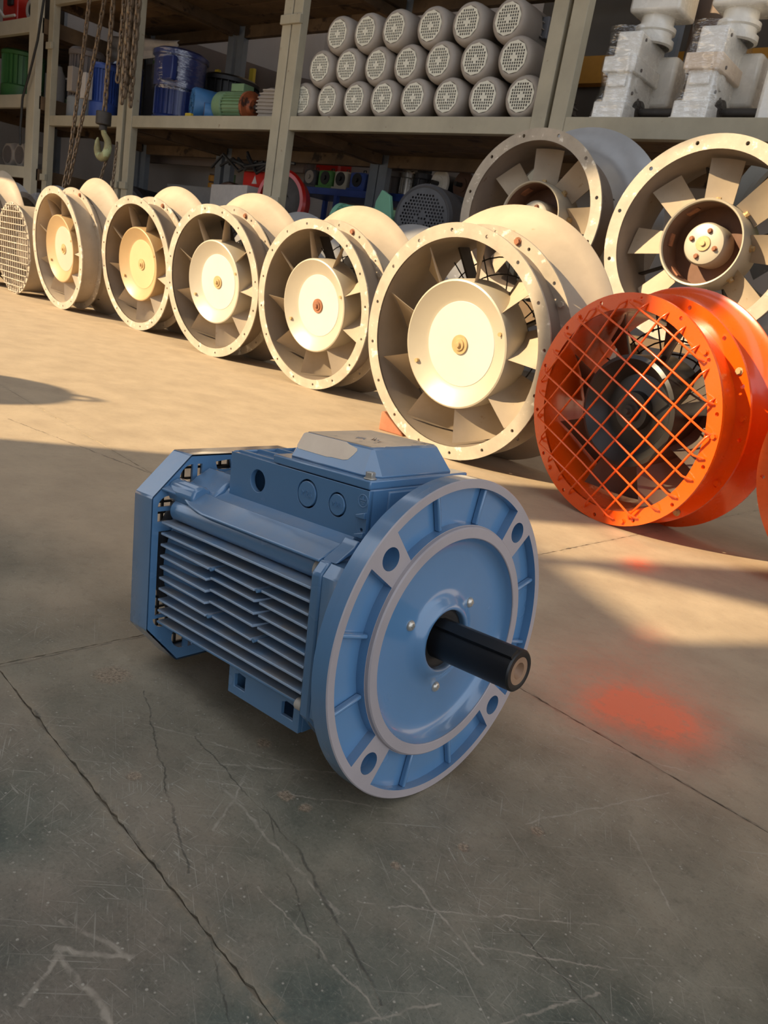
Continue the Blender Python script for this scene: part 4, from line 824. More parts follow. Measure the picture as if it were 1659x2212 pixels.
# ------------------------------------------------------------------ assorted motors on the shelves
def standing_motor(name, label, loc, r, h, top, low, box=None, fins=26, cap=None, group=None):
    t = thing(name, label, 'motor', loc, 0, group); cap = cap or top
    m = MB(); m.revolve([(0, 0), (r*0.98, 0), (r, 0.01), (r, h*0.30), (r*0.9, h*0.33)], 40, axis='Z'); m.build('lower_housing', low, t)
    m = MB(); m.revolve([(r*0.86, h*0.3), (r*0.86, h*0.90)], 40, axis='Z')
    for i in range(fins): a = 2*PI*i/fins; m.box((r*0.90*math.cos(a), r*0.90*math.sin(a), h*0.6), (r*0.17, 0.006, h*0.56), Matrix.Rotation(a, 3, 'Z'))
    m.build('finned_body', top, t)
    m = MB(); m.revolve([(r*0.9, h*0.87), (r*1.03, h*0.88), (r*1.03, h*0.94), (r*0.9, h*0.98), (r*0.5, h), (0, h)], 40, axis='Z'); m.build('top_cowl', cap, t)
    if box:
        m = MB(); m.box((box[0]*r*1.02, -abs(1-abs(box[0]))*r-r*0.55, h*0.52), (0.085, 0.07, 0.20)); bx = m.build('terminal_box', box[1], t, bevel=0.004)
    return t
def lying_motor(name, label, loc, rz, r, L, body, cover, box=None, flange=None, fins=22, lift=0.0, group=None):
    """axis along local X, fan end at +X"""
    t = thing(name, label, 'motor', loc, rz, group); off = (0, 0, r*1.12)
    m = MB(); m.revolve([(0, -L*0.3), (r*0.84, -L*0.3), (r*0.84, L*0.25)], 36, axis='X')
    for i in range(fins): a = 2*PI*i/fins; m.box((-L*0.03, r*0.9*math.cos(a), r*0.9*math.sin(a)), (L*0.5, r*0.17, 0.005), Matrix.Rotation(a, 3, 'X'))
    m.build('finned_body', body, t, loc=off)
    m = MB(); m.revolve([(r*0.9, L*0.22), (r, L*0.24), (r, L*0.42), (r*0.9, L*0.47), (r*0.7, L*0.485), (0, L*0.485)], 40, axis='X'); m.build('fan_cover', cover, t, loc=off)
    m = MB(); fm = flange or body; m.revolve([(0, -L*0.42), (r*0.5, -L*0.42), (r*0.62, -L*0.36), (r*1.02, -L*0.34), (r*1.02, -L*0.28), (r*0.8, -L*0.27)], 40, axis='X'); m.build('drive_end', fm, t, loc=off)
    m = MB(); m.cyl((-L*0.42, 0, 0), (-L*0.56, 0, 0), r*0.17, 14); m.build('shaft', M['dark_metal'], t, loc=off)
    for sy in (-1, 1): m = MB(); m.box((-L*0.03, sy*r*0.62, r*0.1), (L*0.42, r*0.5, r*0.2)); m.build('foot', body, t)
    if box: m = MB(); m.box((-L*0.05, 0, r*2.28), (L*0.32, r*0.95, r*0.5)); m.cyl((-L*0.05, 0, r*2.5), (-L*0.05, 0, r*2.58), r*0.1, 8); m.build('terminal_box', box, t, bevel=0.006)
    return t
ZS = 1.387
standing_motor('vertical_motor', 'tall taupe finned motor with a blue-grey base standing behind the hanging chains', (-7.47, 3.95, ZS), 0.15, 0.60, M['taupe'], M['grey_blue'], (0.5, M['gm_cover']))
standing_motor('vertical_motor', 'dark navy motor half hidden behind the rack post, left of the taupe motor', (-7.50, 4.36, ZS), 0.15, 0.60, M['navy'], M['navy'])
standing_motor('vertical_motor', 'blue finned motor with a pale nameplate, standing right of the taupe motor', (-7.09, 3.92, ZS), 0.118, 0.46, M['royal'], M['royal'], (0.1, M['carton']))
nv = thing('vertical_motor', 'large navy motor wrapped in shiny film, standing right of the chain bundle', 'motor', (-6.06, 3.98, ZS))
m = MB(); m.revolve([(0, 0), (0.19, 0), (0.19, 0.03), (0.165, 0.05), (0.165, 0.24)], 40, axis='Z')
for i in range(24): a = 2*PI*i/24; m.box((0.172*math.cos(a), 0.172*math.sin(a), 0.15), (0.02, 0.006, 0.2), Matrix.Rotation(a, 3, 'Z'))
m.build('finned_body', M['navy'], nv)
m = MB(); m.revolve([(0.16, 0.24), (0.195, 0.25), (0.20, 0.46), (0.215, 0.47), (0.215, 0.50), (0.18, 0.52), (0, 0.53)], 40, axis='Z'); m.build('cowl', M['navy'], nv)
m = MB(); m.box((0.11, -0.18, 0.36), (0.17, 0.05, 0.17)); m.build('cover_plate', M['navy'], nv, bevel=0.01)
m = MB(); m.revolve([(0.208, 0.22), (0.22, 0.3), (0.214, 0.4), (0.226, 0.5)], 40, axis='Z'); m.build('wrapping_film', M['film'], nv)
standing_motor('vertical_motor', 'wide matt black motor standing behind the blue fan-ended motor', (-6.02, 4.44, ZS), 0.23, 0.47, M['coal'], M['coal'])
lying_motor('blue_motor', 'mid-blue motor lying on the shelf behind the blue spoked guard', (-5.46, 4.37, ZS), -1.62, 0.12, 0.46, M['sky_blue'], M['sky_blue'], M['sky_blue'], M['sky_blue'])
bl = thing('blower_housing', 'blue round spoked guard leaning in front of the black motor', 'motor', (-5.74, 3.92, ZS), math.radians(-25))
m = MB(); m.revolve([(0.085, -0.02), (0.118, -0.02), (0.128, 0.0), (0.128, 0.16), (0.11, 0.2), (0, 0.2)], 40); m.build('round_housing', M['sky_blue'], bl, loc=(0, 0, 0.128))
m = MB()
for k2 in range(9): a = 2*PI*k2/9; m.tube([(0.02*math.cos(a), -0.02, 0.02*math.sin(a)), (0.07*math.cos(a+0.3), -0.024, 0.07*math.sin(a+0.3)), (0.12*math.cos(a+0.45), -0.02, 0.12*math.sin(a+0.45))], 0.004, 5)
for rr in (0.04, 0.075): m.tube([(rr*math.cos(q), -0.022, rr*math.sin(q)) for q in [2*PI*i/24 for i in range(24)]], 0.003, 5, True)
m.build('spoked_guard', M['sky_blue'], bl, loc=(0, 0, 0.128))
o = thing('pipe_stub', 'short dark pipe stub with a pale rim in front of the blue guard', 'pipe', (-5.52, 3.86, ZS), math.radians(-35))
m = MB(); m.revolve([(0.045, 0), (0.066, 0), (0.066, 0.12), (0.045, 0.12)], 28, True); m.build('pipe', M['sky_blue'], o, loc=(0, 0, 0.066)); m = MB(); m.revolve([(0.046, -0.004), (0.064, -0.004), (0.064, 0.01), (0.046, 0.01)], 28, True); m.build('rim', M['brown'], o, loc=(0, 0, 0.066))
tag(MB().box((0, 0, 0.02), (0.07, 0.03, 0.04)).build('yellow_tag', M['yellow'], loc=(-5.62, 3.80, ZS), bevel=0.004), 'small yellow block on the shelf edge before the blue guard', 'block')
lying_motor('green_motor', 'pale green ribbed motor with a rusty orange end, lying on the shelf', (-5.23, 3.95, ZS), PI+0.06, 0.105, 0.42, M['green'], M['green'], M['green'], M['rusty_red'], fins=26)
rm = thing('ribbed_motor', 'light grey motor with a horizontally ribbed round cover beside the middle rack posts', 'motor', (-4.87, 3.93, ZS), 0.1)
m = MB(); m.revolve([(0, 0), (0.11, 0), (0.12, 0.02), (0.12, 0.22), (0, 0.22)], 40); m.build('round_cover', M['gm_cover'], rm, loc=(0, 0, 0.125))
m = MB()
for k2 in range(-4, 5): z = k2*0.024; w = math.sqrt(0.112**2-z*z); m.box((0, -0.006, z), (2*w, 0.016, 0.010))
m.build('front_ribs', M['gm_cover'], rm, loc=(0, 0, 0.125))
for x in (-0.02, 0.03): MB().box((x, 0.0, 0.03), (0.008, 0.02, 0.06)).build('foot', M['gm_cover'], rm)
for x, y, lab in ((-5.72, 4.54, 'bright blue box standing behind the mid-blue motor'), (-5.12, 4.35, 'pale blue box behind the rusty end of the green motor')):
    o = thing('terminal_housing', lab, 'box', (x, y, ZS)); MB().box((0, 0, 0.14), (0.16, 0.12, 0.28)).build('housing', M['sky_blue'], o, bevel=0.01); MB().box((0, -0.02, 0.29), (0.18, 0.14, 0.03)).build('cover', M['sky_blue'], o, bevel=0.006)
for x, y, z0, z1, lab in ((-6.52, 4.66, 1.75, 2.0, 'short yellow stick standing at the back left of the wrapped navy motor'), (-5.98, 4.62, 1.75, 1.98, 'short yellow stick standing behind the black motor')):
    m = MB(); m.box((0, 0, (z1-ZS)/2), (0.055, 0.03, z1-ZS)); tag(m.build('yellow_stick', M['yellow'], loc=(x, y, ZS), bevel=0.004), lab, 'stick')
# plastic bag and dark sheet above the narrow bay
m = MB(); rg = random.Random(5); n = 9
vs = [(-7.62+1.1*i/(n-1), 4.25+0.015*math.sin(i*1.3)+0.012*math.cos(j*1.9), 2.25-(0.05+0.012*i)-0.26*j/(n-1)*(1-0.08*i)) for j in range(n) for i in range(n)]
m.add(vs, [(j*n+i, j*n+i+1, (j+1)*n+i+1, (j+1)*n+i) for j in range(n-1) for i in range(n-1)]); bg_o = m.build('plastic_sheet', M['carton'], smooth=60); s_ = bg_o.modifiers.new('solid', 'SOLIDIFY'); s_.thickness = 0.004
tag(bg_o, 'pale plastic sheet hanging from the upper shelf behind the chains', 'sheet')
m = MB(); m.box((0, 0, 0.02), (0.30, 0.12, 0.04)); tag(m.build('green_packet', M['leaf'], loc=(-7.15, 4.55, ZS+0.63), bevel=0.008), 'bright green packet lying high at the back, behind the chains', 'packet')
m = MB(); m.box((0, 0, 0.31), (0.5, 0.24, 0.62)); tag(m.build('dark_crate', M['charcoal'], loc=(-7.05, 4.55, ZS), bevel=0.01), 'dark crate at the back of the narrow bay, under the green packet', 'crate')
# left bay things
standing_motor('vertical_motor', 'green finned motor standing on the pale left rack', (-8.70, 3.95, 1.545), 0.20, 0.47, M['mid_green'], M['mid_green'])
o = thing('white_canister', 'pale narrow canister beside the pale rack post', 'canister', (-7.98, 3.95, 1.545)); m = MB(); m.revolve([(0, 0), (0.06, 0), (0.065, 0.02), (0.06, 0.24), (0.035, 0.29), (0, 0.29)], 24, axis='Z'); m.build('body', M['carton'], o); m = MB(); m.revolve([(0.036, 0.285), (0.03, 0.32), (0, 0.32)], 20, axis='Z'); m.build('cap', M['carton'], o)
standing_motor('vertical_motor', 'small dark grey motor between the green motor and the pale canister', (-8.20, 4.15, 1.545), 0.10, 0.26, M['charcoal'], M['green'])
for i, x in enumerate((-8.60, -8.34)):
    o = thing('octagonal_motor', ('left', 'right')[i]+' of two grey motors with octagonal ends on the lowest left shelf', 'motor', (x, 3.80, 0.93), 0.05, 'octagonal motors on the lowest left shelf'); r = 0.128
    m = MB(); m.loft([[(q[0], y, q[1]) for q in circ(rr, 8, a0=PI/8)] for y, rr in ((-0.02, r*0.86), (0.02, r), (0.2, r), (0.22, r*0.9))]); m.build('cover', M['gm_cover'], o, loc=(0, 0, r*0.93), bevel=0.004)
    m = MB(); m.revolve([(0, -0.026), (r*0.62, -0.026), (r*0.64, -0.018)], 24); m.build('grille', M['taupe'], o, loc=(0, 0, r*0.93))
o = thing('red_machine', 'red boxy machine on the top left shelf', 'machine', (-8.72, 3.95, 2.17)); MB().box((0, 0, 0.2), (0.3, 0.3, 0.4)).build('body', M['red'], o, bevel=0.02); MB().box((0.05, -0.16, 0.25), (0.1, 0.03, 0.1)).build('panel', M['coal'], o, bevel=0.01)
o = thing('black_machine', 'small black machine with pale trim beside the red machine', 'machine', (-8.22, 3.92, 2.17)); MB().box((0, 0, 0.16), (0.28, 0.24, 0.26)).build('body', M['coal'], o, bevel=0.03); m = MB(); m.revolve([(0.05, -0.13), (0.08, -0.13), (0.08, -0.10), (0.05, -0.10)], 24, True); m.build('pale_ring', M['carton'], o, loc=(-0.05, 0, 0.14)); MB().box((0, 0, 0.02), (0.2, 0.16, 0.04)).build('base', M['charcoal'], o)
m = MB(); m.tube([(-8.9, 3.7, 2.55), (-8.7, 3.66, 2.35), (-8.5, 3.66, 2.22), (-8.28, 3.66, 2.22)], 0.012, 8); tag(m.build('white_hose', M['carton'], smooth=60), 'pale hose drooping before the red machine', 'hose')
m = MB(); m.tube([(-7.55, 3.58, 2.3), (-7.62, 3.57, 1.95), (-7.74, 3.57, 1.7), (-7.86, 3.57, 1.5), (-7.88, 3.57, 1.25), (-7.87, 3.57, 1.1)], 0.011, 8); tag(m.build('black_cable', M['cable'], smooth=60), 'black cable hanging down over the pale rack post', 'cable')
# under the shelf, bay by bay
lying_motor('dark_motor', 'dark grey motor on the floor level behind the hanging chains, left one', (-7.35, 4.2, 0.41), 0.3, 0.24, 0.6, M['charcoal'], M['charcoal'])
lying_motor('dark_motor', 'dark motor with a pale front ring behind the hook, right one', (-6.72, 4.2, 0.41), -1.3, 0.23, 0.6, M['charcoal'], M['charcoal'], None, M['gm_box'])
tag(MB().box((0, 0, 0.205), (1.1, 0.7, 0.41)).build('low_platform', M['dark_metal'], loc=(-7.04, 4.25, 0)), 'dark low platform under the dark motors of the narrow bay', 'platform')
cb = thing('cabinet', 'pale cabinet standing behind the posts left of the cartons', 'cabinet', (-6.95, 5.15, 0)); MB().box((0, 0, 0.53), (1.3, 0.4, 1.06)).build('body', M['carton'], cb, bevel=0.01); MB().box((0, -0.205, 0.5), (0.6, 0.02, 0.8)).build('door', M['carton'], cb, bevel=0.006)
for z, lab in ((1.06, 'lower of two amber jars stacked on the pale cabinet'), (1.13, 'upper of two amber jars stacked on the pale cabinet')):
    o = thing('amber_jar', lab, 'jar', (-7.02, 5.1, z), 0, 'amber jars on the cabinet'); m = MB(); m.revolve([(0, 0), (0.05, 0), (0.055, 0.01), (0.055, 0.05), (0.045, 0.058)], 20, axis='Z'); m.build('glass', M['ochre'], o); m = MB(); m.revolve([(0.046, 0.056), (0.046, 0.068), (0, 0.068)], 20, axis='Z'); m.build('lid', M['brown'], o)
tag(MB().box((0, 0, 0.075), (0.16, 0.02, 0.15)).build('green_card', M['green'], loc=(-6.80, 5.12, 1.062)), 'greenish card standing beside the amber jars', 'card')
o = thing('round_casting', 'brown round casting standing beside the blue-grey rear post', 'casting', (-5.92, 4.45, 0.72), 0.3); m = MB(); m.revolve([(0.10, 0), (0.16, 0), (0.17, 0.02), (0.17, 0.1), (0.10, 0.1)], 36, True); m.build('ring', M['brown'], o, loc=(0, 0, 0.17)); m = MB(); m.revolve([(0, 0.02), (0.10, 0.02), (0.10, 0.08), (0, 0.08)], 30); m.build('web', M['dark_metal'], o, loc=(0, 0, 0.17))
tag(MB().box((0, 0, 0.36), (1.15, 0.55, 0.72)).build('low_platform', M['dark_metal'], loc=(-5.4, 4.33, 0)), 'dark low platform under the cartons of the motor bay', 'platform')
o = thing('carton', 'grey printed carton below the shelf, left of the middle posts', 'box', (-5.32, 4.20, 0.72), -0.2); MB().box((0, 0, 0.13), (0.62, 0.35, 0.26)).build('box', M['carton'], o, bevel=0.004); MB().box((0, 0, 0.2615), (0.05, 0.352, 0.003)).build('tape', M['board'], o)
o = thing('red_case', 'red tool case lying on the carton', 'box', (-5.14, 4.22, 0.982), -0.1); MB().box((0, 0, 0.06), (0.34, 0.22, 0.12)).build('case', M['red'], o, bevel=0.012); m = MB(); m.prism([(-0.035, 0.03), (0.035, 0.03), (0, 0.09)], -0.1125, -0.111, XZ); m.build('pale_triangle', M['carton'], o)
m = MB()
for i in range(7):
    x0 = -5.62+0.07*i; m.tube([(x0, 4.05+0.03*(i % 3), 1.10+0.02*i), (x0+0.2, 4.0+0.04*(i % 2), 1.19-0.02*i), (x0+0.38, 4.02, 1.08+0.015*i), (x0+0.55, 4.05, 1.16)], 0.011, 6)
o = tag(m.build('cable_tangle', M['cable'], smooth=60), 'tangle of black cables above the grey carton', 'cables'); o['kind'] = 'stuff'
o = thing('red_fan_ring', 'red fan ring standing behind the middle posts', 'fan', (-4.69, 3.98, 0.66), 0.25); m = MB(); m.revolve([(0.175, 0), (0.20, 0), (0.215, 0.02), (0.18, 0.13), (0.17, 0.13)], 56, True); m.build('ring', M['red'], o, loc=(0, 0, 0.24)); m = MB(); m.revolve([(0.05, 0.06), (0.175, 0.08), (0.175, 0.1), (0, 0.1)], 40); m.build('inner_plate', M['dark_metal'], o, loc=(0, 0, 0.24))
tag(MB().box((0, 0, 0.335), (0.2, 0.3, 0.67)).build('wooden_box', M['timber'], loc=(-4.69, 4.05, 0)), 'wooden box under the red fan ring', 'box')
# blue steel shelf unit at the back of the third bay
bs = thing('blue_shelf_unit', 'blue steel shelf unit under the grey motor stack', 'shelf', (-4.53, 5.06, 0))
MB().box((0, 0, 1.10), (2.10, 0.42, 0.055)).build('shelf_plate', M['royal'], bs, bevel=0.004); MB().box((0, 0, 0.45), (2.10, 0.42, 0.04)).build('lower_shelf', M['royal'], bs)
for x in (-1.03, -0.5, 0.25, 1.03):
    for y in (-0.19, 0.19): MB().box((x, y, 0.537), (0.035, 0.035, 1.074)).build('leg', M['royal'], bs)
def small_gear(name, label, x, mat, face, w=0.17):
    o = thing(name, label, 'gearbox', (x, 4.96, 1.128), 0.0); MB().box((0, 0, 0.075), (w, 0.16, 0.13)).build('housing', mat, o, bevel=0.015); m = MB(); m.revolve([(0, -0.10), (0.018, -0.10), (0.018, -0.085), (0.052, -0.085), (0.055, -0.07)], 24); m.build('output_face', face, o, loc=(0, 0, 0.08)); MB().box((0, 0, 0.008), (w*1.15, 0.18, 0.016)).build('base', mat, o); m = MB(); m.tube([(-0.015, 0, 0.14), (-0.012, 0, 0.165), (0.012, 0, 0.165), (0.015, 0, 0.14)], 0.005, 6); m.build('lifting_eye', M['dark_metal'], o); return o
small_gear('small_gearbox', 'dark grey small gearbox at the left end of the blue shelf', -5.40, M['charcoal'], M['gm_cover'], 0.15)
small_gear('small_gearbox', 'bright green small gearbox on the blue shelf', -5.21, M['leaf'], M['coal'], 0.17)
small_gear('small_gearbox', 'beige small gearbox on the blue shelf, between the green and blue ones', -5.03, M['rack_light'], M['coal'], 0.15)
small_gear('small_gearbox', 'royal blue small gearbox on the blue shelf beside the rear post', -4.84, M['royal'], M['coal'], 0.17)
tag(MB().box((0, 0, 0.13), (0.3, 0.16, 0.26)).build('dark_red_box', M['red'], loc=(-5.42, 5.16, 1.128), bevel=0.02), 'dark red box behind the dark grey small gearbox', 'box')
for i, (x, b1) in enumerate(((-4.50, M['taupe']), (-4.36, M['steel']), (-4.22, M['charcoal']), (-4.64, M['coal']))):
    o = thing('gearmotor', ('dusty taupe', 'bright silver', 'dark charcoal', 'black')[i]+' upright gearmotor on the blue shelf under the grey stack', 'motor', (x, 4.96, 1.128), 0, 'upright gearmotors on the blue shelf')
    m = MB(); m.revolve([(0, 0), (0.06, 0), (0.06, 0.12), (0.05, 0.13)], 24, axis='Z')
    for k2 in range(14): a = 2*PI*k2/14; m.box((0.062*math.cos(a), 0.062*math.sin(a), 0.07), (0.012, 0.005, 0.11), Matrix.Rotation(a, 3, 'Z'))
    m.build('finned_body', b1, o); m = MB(); m.revolve([(0.05, 0.12), (0.066, 0.13), (0.066, 0.165), (0.03, 0.19), (0, 0.19)], 24, axis='Z'); m.build('cowl', b1, o)
    if i < 2: MB().box((-0.02, -0.05, 0.235), (0.075, 0.04, 0.085)).build('terminal_cover', M['white_paint'], o, bevel=0.012)
    MB().box((0, 0, 0.22), (0.09, 0.08, 0.09)).build('gear_head', b1, o, bevel=0.01)
for i, (x, fm, lab) in enumerate(((-4.03, M['white_paint'], 'white round flange with a black shaft, behind the large dark motor'), (-3.81, M['brown'], 'brown round flange right of the white one, above the large dark motor'), (-3.59, M['white_paint'], 'white round flange partly hidden by the left raised fan'))):
    o = thing('flange_motor', lab, 'motor', (x, 4.92, 1.128), math.radians(-12)); m = MB(); m.revolve([(0, -0.012), (0.05, -0.012), (0.052, -0.004), (0.098, -0.004), (0.10, 0.0), (0.10, 0.016), (0, 0.016)], 36); m.build('flange', fm, o, loc=(0, 0, 0.10)); m = MB(); m.cyl((0, -0.012, 0), (0, -0.07, 0), 0.016, 14); m.build('shaft', M['coal'], o, loc=(0, 0, 0.10)); m = MB(); m.cyl((0, 0.016, 0), (0, 0.2, 0), 0.075, 28); m.build('body', M['charcoal'], o, loc=(0, 0, 0.10))
# big charcoal motor and mint green ones
bd = thing('large_motor', 'large charcoal motor with a round dark grille, above the cream fans', 'motor', (-2.775, 3.30, 0.635), math.radians(10)); r = 0.170; off = (0, 0, r)
m = MB(); m.revolve([(r*0.86, 0.0), (r*0.93, -0.004), (r, 0.012), (r, 0.15), (r*0.98, 0.16)], 56); m.revolve([(0, 0.03), (r*0.86, 0.03)], 40); bc = m.build('fan_cover', M['charcoal'], bd, loc=off)
hs = []; q = r*0.105
for i in range(-8, 9):
    for j in range(-8, 9):
        x, z = (i+(j % 2)*0.5)*q, j*q*0.9; d = math.hypot(x, z)
        if d > r*0.74 or (abs(x)+abs(z) < r*0.24 and abs(x)+abs(z) > r*0.12): continue
        hs.append(circ(q*0.34, 6, (x, z)))
m = MB(); m.plate(circ(r*0.87, 48), hs, -0.002, 0.003, XZ); m.build('grille', M['charcoal'], bc, smooth=0)
m = MB(); m.revolve([(r*0.5, 0.15), (r*0.9, 0.16), (r*0.9, 0.5), (0, 0.5)], 48)
for k2 in range(28): a = 2*PI*k2/28; m.box((r*0.93*math.cos(a), 0.33, r*0.93*math.sin(a)), (0.02, 0.32, 0.005), Matrix.Rotation(-a, 3, 'Y'))
m.build('finned_body', M['charcoal'], bd, loc=off)
tag(MB().box((0, 0, 0.29), (0.8, 0.35, 0.58)).build('wooden_box', M['timber'], loc=(-3.0, 3.47, 0)), 'wooden box under the large charcoal motor', 'box')
lying_motor('mint_motor', 'pale mint green motor left of the large charcoal motor', (-3.42, 3.56, 0.60), 0.2, 0.125, 0.5, M['mint'], M['green'], None, M['mint'])
o = thing('mint_bracket', 'mint green upright flange bracket beside the large charcoal motor', 'bracket', (-3.12, 3.38, 0.58), -0.3); m = MB(); m.plate([(-0.10, 0), (0.10, 0), (0.10, 0.2), (0.04, 0.33), (-0.05, 0.36), (-0.10, 0.3)], [circ(0.04, 20, (0, 0.16))], 0, 0.02, XZ); m.build('plate', M['mint'], o, bevel=0.003); MB().box((0, 0.06, 0.01), (0.2, 0.14, 0.02)).build('foot', M['mint'], o)
o = thing('mint_motor', 'dull green round motor beside the red fan ring', 'motor', (-3.78, 3.50, 0.60), 0.4); m = MB(); m.revolve([(0, 0), (0.07, 0), (0.08, 0.02), (0.08, 0.2), (0, 0.2)], 28); m.build('body', M['green'], o, loc=(0, 0, 0.08)); MB().box((0, 0.1, 0.008), (0.16, 0.12, 0.016)).build('foot', M['sky_blue'], o)
tag(MB().box((0, 0, 0.30), (0.5, 0.4, 0.60)).build('wooden_box', M['timber'], loc=(-3.78, 3.62, 0)), 'wooden box under the dull green round motor', 'box')

# ------------------------------------------------------------------ wrapped white gearboxes
def gearbox(x, y, label, flangecol):
    t = thing('wrapped_gearbox', label, 'gearbox', (x, y, ZS), math.radians(2), 'wrapped white gearboxes on the right rack'); wp = M['white_paint']
    MB().box((0, 0.15, 0.010), (0.170, 0.34, 0.020)).build('base_plate', wp, t, bevel=0.003)
    MB().box((0, 0.15, 0.055), (0.162, 0.32, 0.075)).build('foot_block', wp, t, bevel=0.006)
    MB().box((0, 0.18, 0.16), (0.126, 0.30, 0.16)).build('lower_housing', wp, t, bevel=0.010)
    MB().box((0, 0.025, 0.19), (0.092, 0.02, 0.05)).build('inspection_cover', wp, t, bevel=0.006)
    MB().box((0, 0.17, 0.262), (0.168, 0.33, 0.070)).build('joint_band', flangecol, t, bevel=0.006)
    MB().box((0, 0.20, 0.355), (0.128, 0.30, 0.13)).build('upper_housing', wp, t, bevel=0.014)
    MB().box((0.04, 0.38, 0.26), (0.24, 0.16, 0.24)).build('side_housing', wp, t, bevel=0.02)
    m = MB(); m.revolve([(0.085, 0), (0.10, 0.006), (0.10, 0.03), (0.085, 0.035), (0.085, 0.06), (0.098, 0.066), (0.098, 0.085), (0.08, 0.09), (0.08, 0.14), (0, 0.14)], 32, axis='Z', c=(0.03, 0.25, 0.40)); m.build('motor_neck', wp, t, smooth=40)
    MB().box((0.045, 0.25, 0.625), (0.255, 0.22, 0.19)).build('motor_head', wp, t, bevel=0.016)
    m = MB(); m.cyl((0.05, 0.14, 0.60), (0.05, 0.125, 0.60), 0.018, 16); m.build('cable_gland', M['dark_metal'], t)
    m = MB(); m.revolve([(0.0, 0.072), (0.035, 0.072), (0.038, 0.066), (0.038, 0.06)], 24, axis='X', c=(0, 0.12, 0.20)); m.build('round_boss', wp, t)
    m = MB(); m.revolve([(0.0, 0.086), (0.052, 0.086), (0.055, 0.075), (0.055, 0.06)], 28, axis='X', c=(0, 0.17, 0.085)); m.build('bearing_recess', M['dark_metal'], t)
    m = MB(); m.cyl((0.07, 0.17, 0.085), (0.26, 0.17, 0.085), 0.020, 18); m.build('output_shaft', M['dark_metal'], t)
    for (yy, zz) in ((0.08, 0.15), (0.16, 0.14), (0.08, 0.25), (0.1, 0.39)): m = MB(); m.cyl((0.06, yy, zz), (0.088 if 0.23 < zz < 0.3 else 0.068, yy, zz), 0.008, 8); m.build('housing_bolt', M['taupe'], t)
    # clinging film
    n = 44; rings = []
    for j in range(16):
        z = 0.02+0.40*j/15; ring = []
        for i in range(n):
            a = 2*PI*i/n; rx, ry = 0.096+0.008*math.sin(3*a+j), 0.195+0.008*math.sin(5*a+j*0.7)
            kx = max(-1, min(1, 1.25*math.cos(a))); ky = max(-1, min(1, 1.25*math.sin(a))); ring.append((kx*rx+0.004, ky*ry+0.175, z))
        rings.append(ring)
    m = MB(); m.loft(rings, cap=False); m.build('wrapping_film', M['film'], t, smooth=60)
    return t
gearbox(-2.145, 3.80, 'film-wrapped white gearbox beside the double rack post, left of the pair', M['white_paint'])
gearbox(-1.735, 3.80, 'film-wrapped white gearbox with a browned joint band, right of the pair', M['label'])
lying_motor('dark_motor', 'dark motor with a grey ringed end in the gap left of the wrapped gearboxes', (-2.38, 4.37, ZS), -1.4, 0.10, 0.5, M['charcoal'], M['gm_cover'])
o = thing('gearbox_stack', 'brownish wrapped machine standing between and behind the white gearboxes', 'machine', (-1.98, 4.42, ZS)); MB().box((0, 0, 0.2), (0.34, 0.3, 0.4)).build('housing', M['board'], o, bevel=0.02); m = MB(); m.revolve([(0.12, 0.4), (0.13, 0.45), (0.13, 0.7), (0, 0.72)], 28, axis='Z'); m.build('motor', M['board'], o)
o = thing('wrapped_gearbox', 'white wrapped gear unit cut off by the right picture edge on the rack', 'gearbox', (-1.36, 4.05, ZS)); MB().box((0, 0, 0.15), (0.24, 0.3, 0.3)).build('housing', M['white_paint'], o, bevel=0.02); m = MB(); m.revolve([(0.1, 0.3), (0.11, 0.34), (0.11, 0.6), (0, 0.62)], 28, axis='Z'); m.build('motor', M['white_paint'], o)

# ------------------------------------------------------------------ hoist chains and hook
lm = MB(); n = 12; lm.tube([(0.0095*math.cos(2*PI*i/n), 0, 0.011*math.sin(2*PI*i/n)+(0.009 if math.sin(2*PI*i/n) > 0 else -0.009)) for i in range(n)], 0.0053, 6, True)
_t = lm.build('chain_link', M['chain'], smooth=60); LINK = _t.data; bpy.data.objects.remove(_t)
def chain(pts, label, scale=1.0, group='hoist chains hanging before the racks', cat='chain'):
    p0 = Vector(pts[0]); root = thing('hoist_chain', label, cat, pts[-1], 0, group); base = Vector(pts[-1]); P = [Vector(p) for p in pts]
    seglen = [(P[i+1]-P[i]).length for i in range(len(P)-1)]; tot = sum(seglen); step = 0.031*scale; k2 = 0; d = 0
    while d < tot:
        r = d; i = 0
        while i < len(seglen)-1 and r > seglen[i]: r -= seglen[i]; i += 1
        q = (P[i+1]-P[i]).normalized(); p = P[i]+q*r; rot = (-q).to_track_quat('Z', 'Y').to_euler(); M4 = Matrix.Translation(p-base) @ rot.to_matrix().to_4x4() @ Matrix.Rotation((k2 % 2)*PI/2+0.4, 4, 'Z') @ Matrix.Scale(scale, 4)
        o = bpy.data.objects.new('chain_link', LINK); C.objects.link(o); o.parent = root; o.matrix_local = M4; d += step; k2 += 1
    return root
Yc = 3.30
chain([(-6.22, Yc, 2.42), (-6.30, Yc, 1.75), (-6.42, Yc, 1.0), (-6.50, Yc, 0.74)], 'leftmost slack hoist chain slanting down behind the cream fans', 1.3)
chain([(-6.00, Yc+0.02, 2.40), (-6.16, Yc+0.02, 1.75), (-6.34, Yc+0.02, 1.15), (-6.46, Yc+0.02, 0.78)], 'second slanting hoist chain joining the leftmost one at the fans', 1.3)
chain([(-5.91, Yc, 2.40), (-5.93, Yc, 1.9), (-5.945, Yc, 1.30)], 'hoist chain that carries the hook block', 1.5)
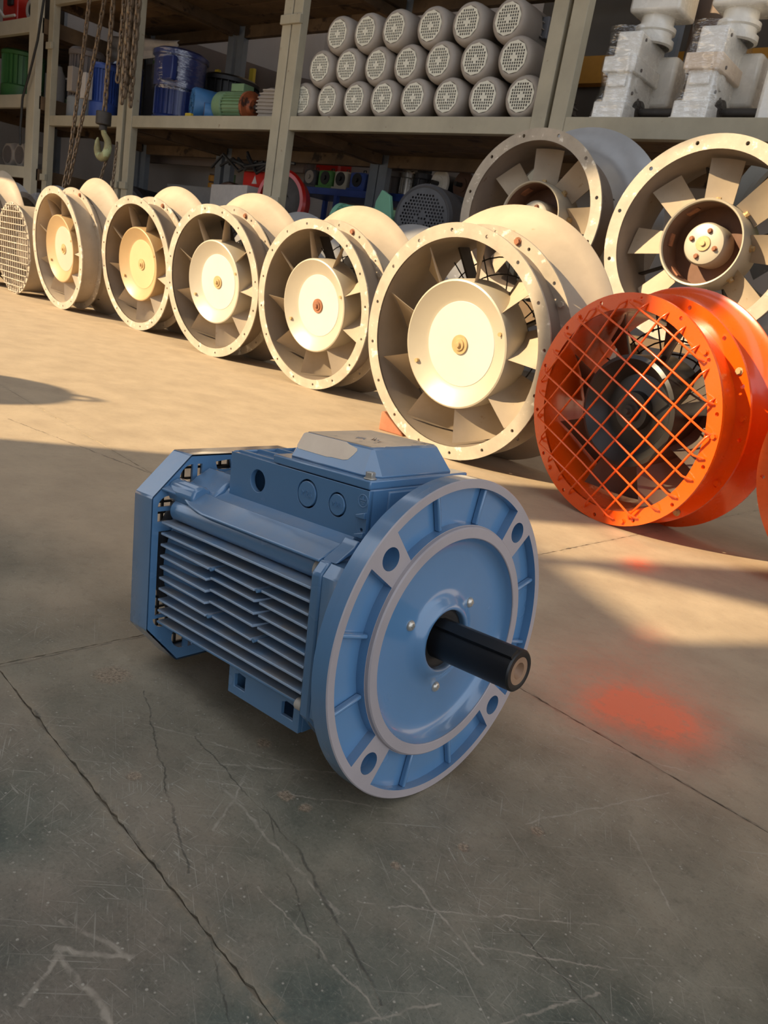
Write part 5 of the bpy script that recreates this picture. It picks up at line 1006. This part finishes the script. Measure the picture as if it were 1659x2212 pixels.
chain([(-5.90, Yc+0.03, 1.03), (-5.96, Yc+0.03, 0.92), (-6.02, Yc+0.03, 0.78)], 'short loose chain end hanging below the hook, left one', 0.9)
chain([(-5.83, Yc+0.05, 1.10), (-5.85, Yc+0.05, 0.78)], 'short loose chain end hanging below the hook, right one', 0.9)
for i, (dx, z1, ddy) in enumerate(((0.0, 1.50, 0.0), (0.045, 1.42, 0.03), (0.09, 1.38, -0.01), (0.125, 1.55, 0.03), (0.02, 1.46, 0.06), (0.07, 1.36, 0.07))):
    chain([(-5.765+dx, Yc+ddy, 2.35), (-5.79+dx, Yc+ddy, z1)], ('first', 'third', 'fifth', 'sixth', 'second', 'fourth')[i]+' strand from the left in the thick chain bundle hung against the rack post', 1.55, 'strands of the chain bundle')
hk = thing('crane_hook', 'olive crane hook hanging on its block from the hoist chain', 'hook', (-5.95, Yc, 1.02))
m = MB(); m.cyl((0, 0, 0.20), (0, 0, 0.29), 0.055, 20); m.cyl((0, 0, 0.16), (0, 0, 0.20), 0.028, 16); m.build('hook_block', M['dark_metal'], hk, bevel=0.006)
pts = [(0.0, 0, 0.18), (0.02, 0, 0.14), (0.07, 0, 0.10)]+[(0.012+0.075*math.cos(t), 0, 0.055+0.075*math.sin(t)) for t in [0.25-3.2*i/12 for i in range(13)]]+[(-0.068, 0, 0.09), (-0.062, 0, 0.115)]
m = MB(); m.tube(pts, [0.018, 0.02, 0.024]+[0.026+0.006*math.sin(PI*i/12) for i in range(13)]+[0.016, 0.006], 12); m.build('hook', M['hook'], hk, smooth=60)

# ------------------------------------------------------------------ a standing motor added out of frame to cast the shadow at the left
sm = standing_motor('vertical_motor', 'unseen finned motor with a lifting ring, added left of the camera to cast a shadow', (-2.93, -0.18, 0), 0.22, 0.80, M['grey_blue'], M['grey_blue'])
m = MB(); m.tube([(0.05*math.cos(t), 0, 0.87+0.06*math.sin(t)) for t in [2*PI*i/24 for i in range(24)]], 0.010, 8, True); m.build('lifting_ring', M['dark_metal'], sm, smooth=60)
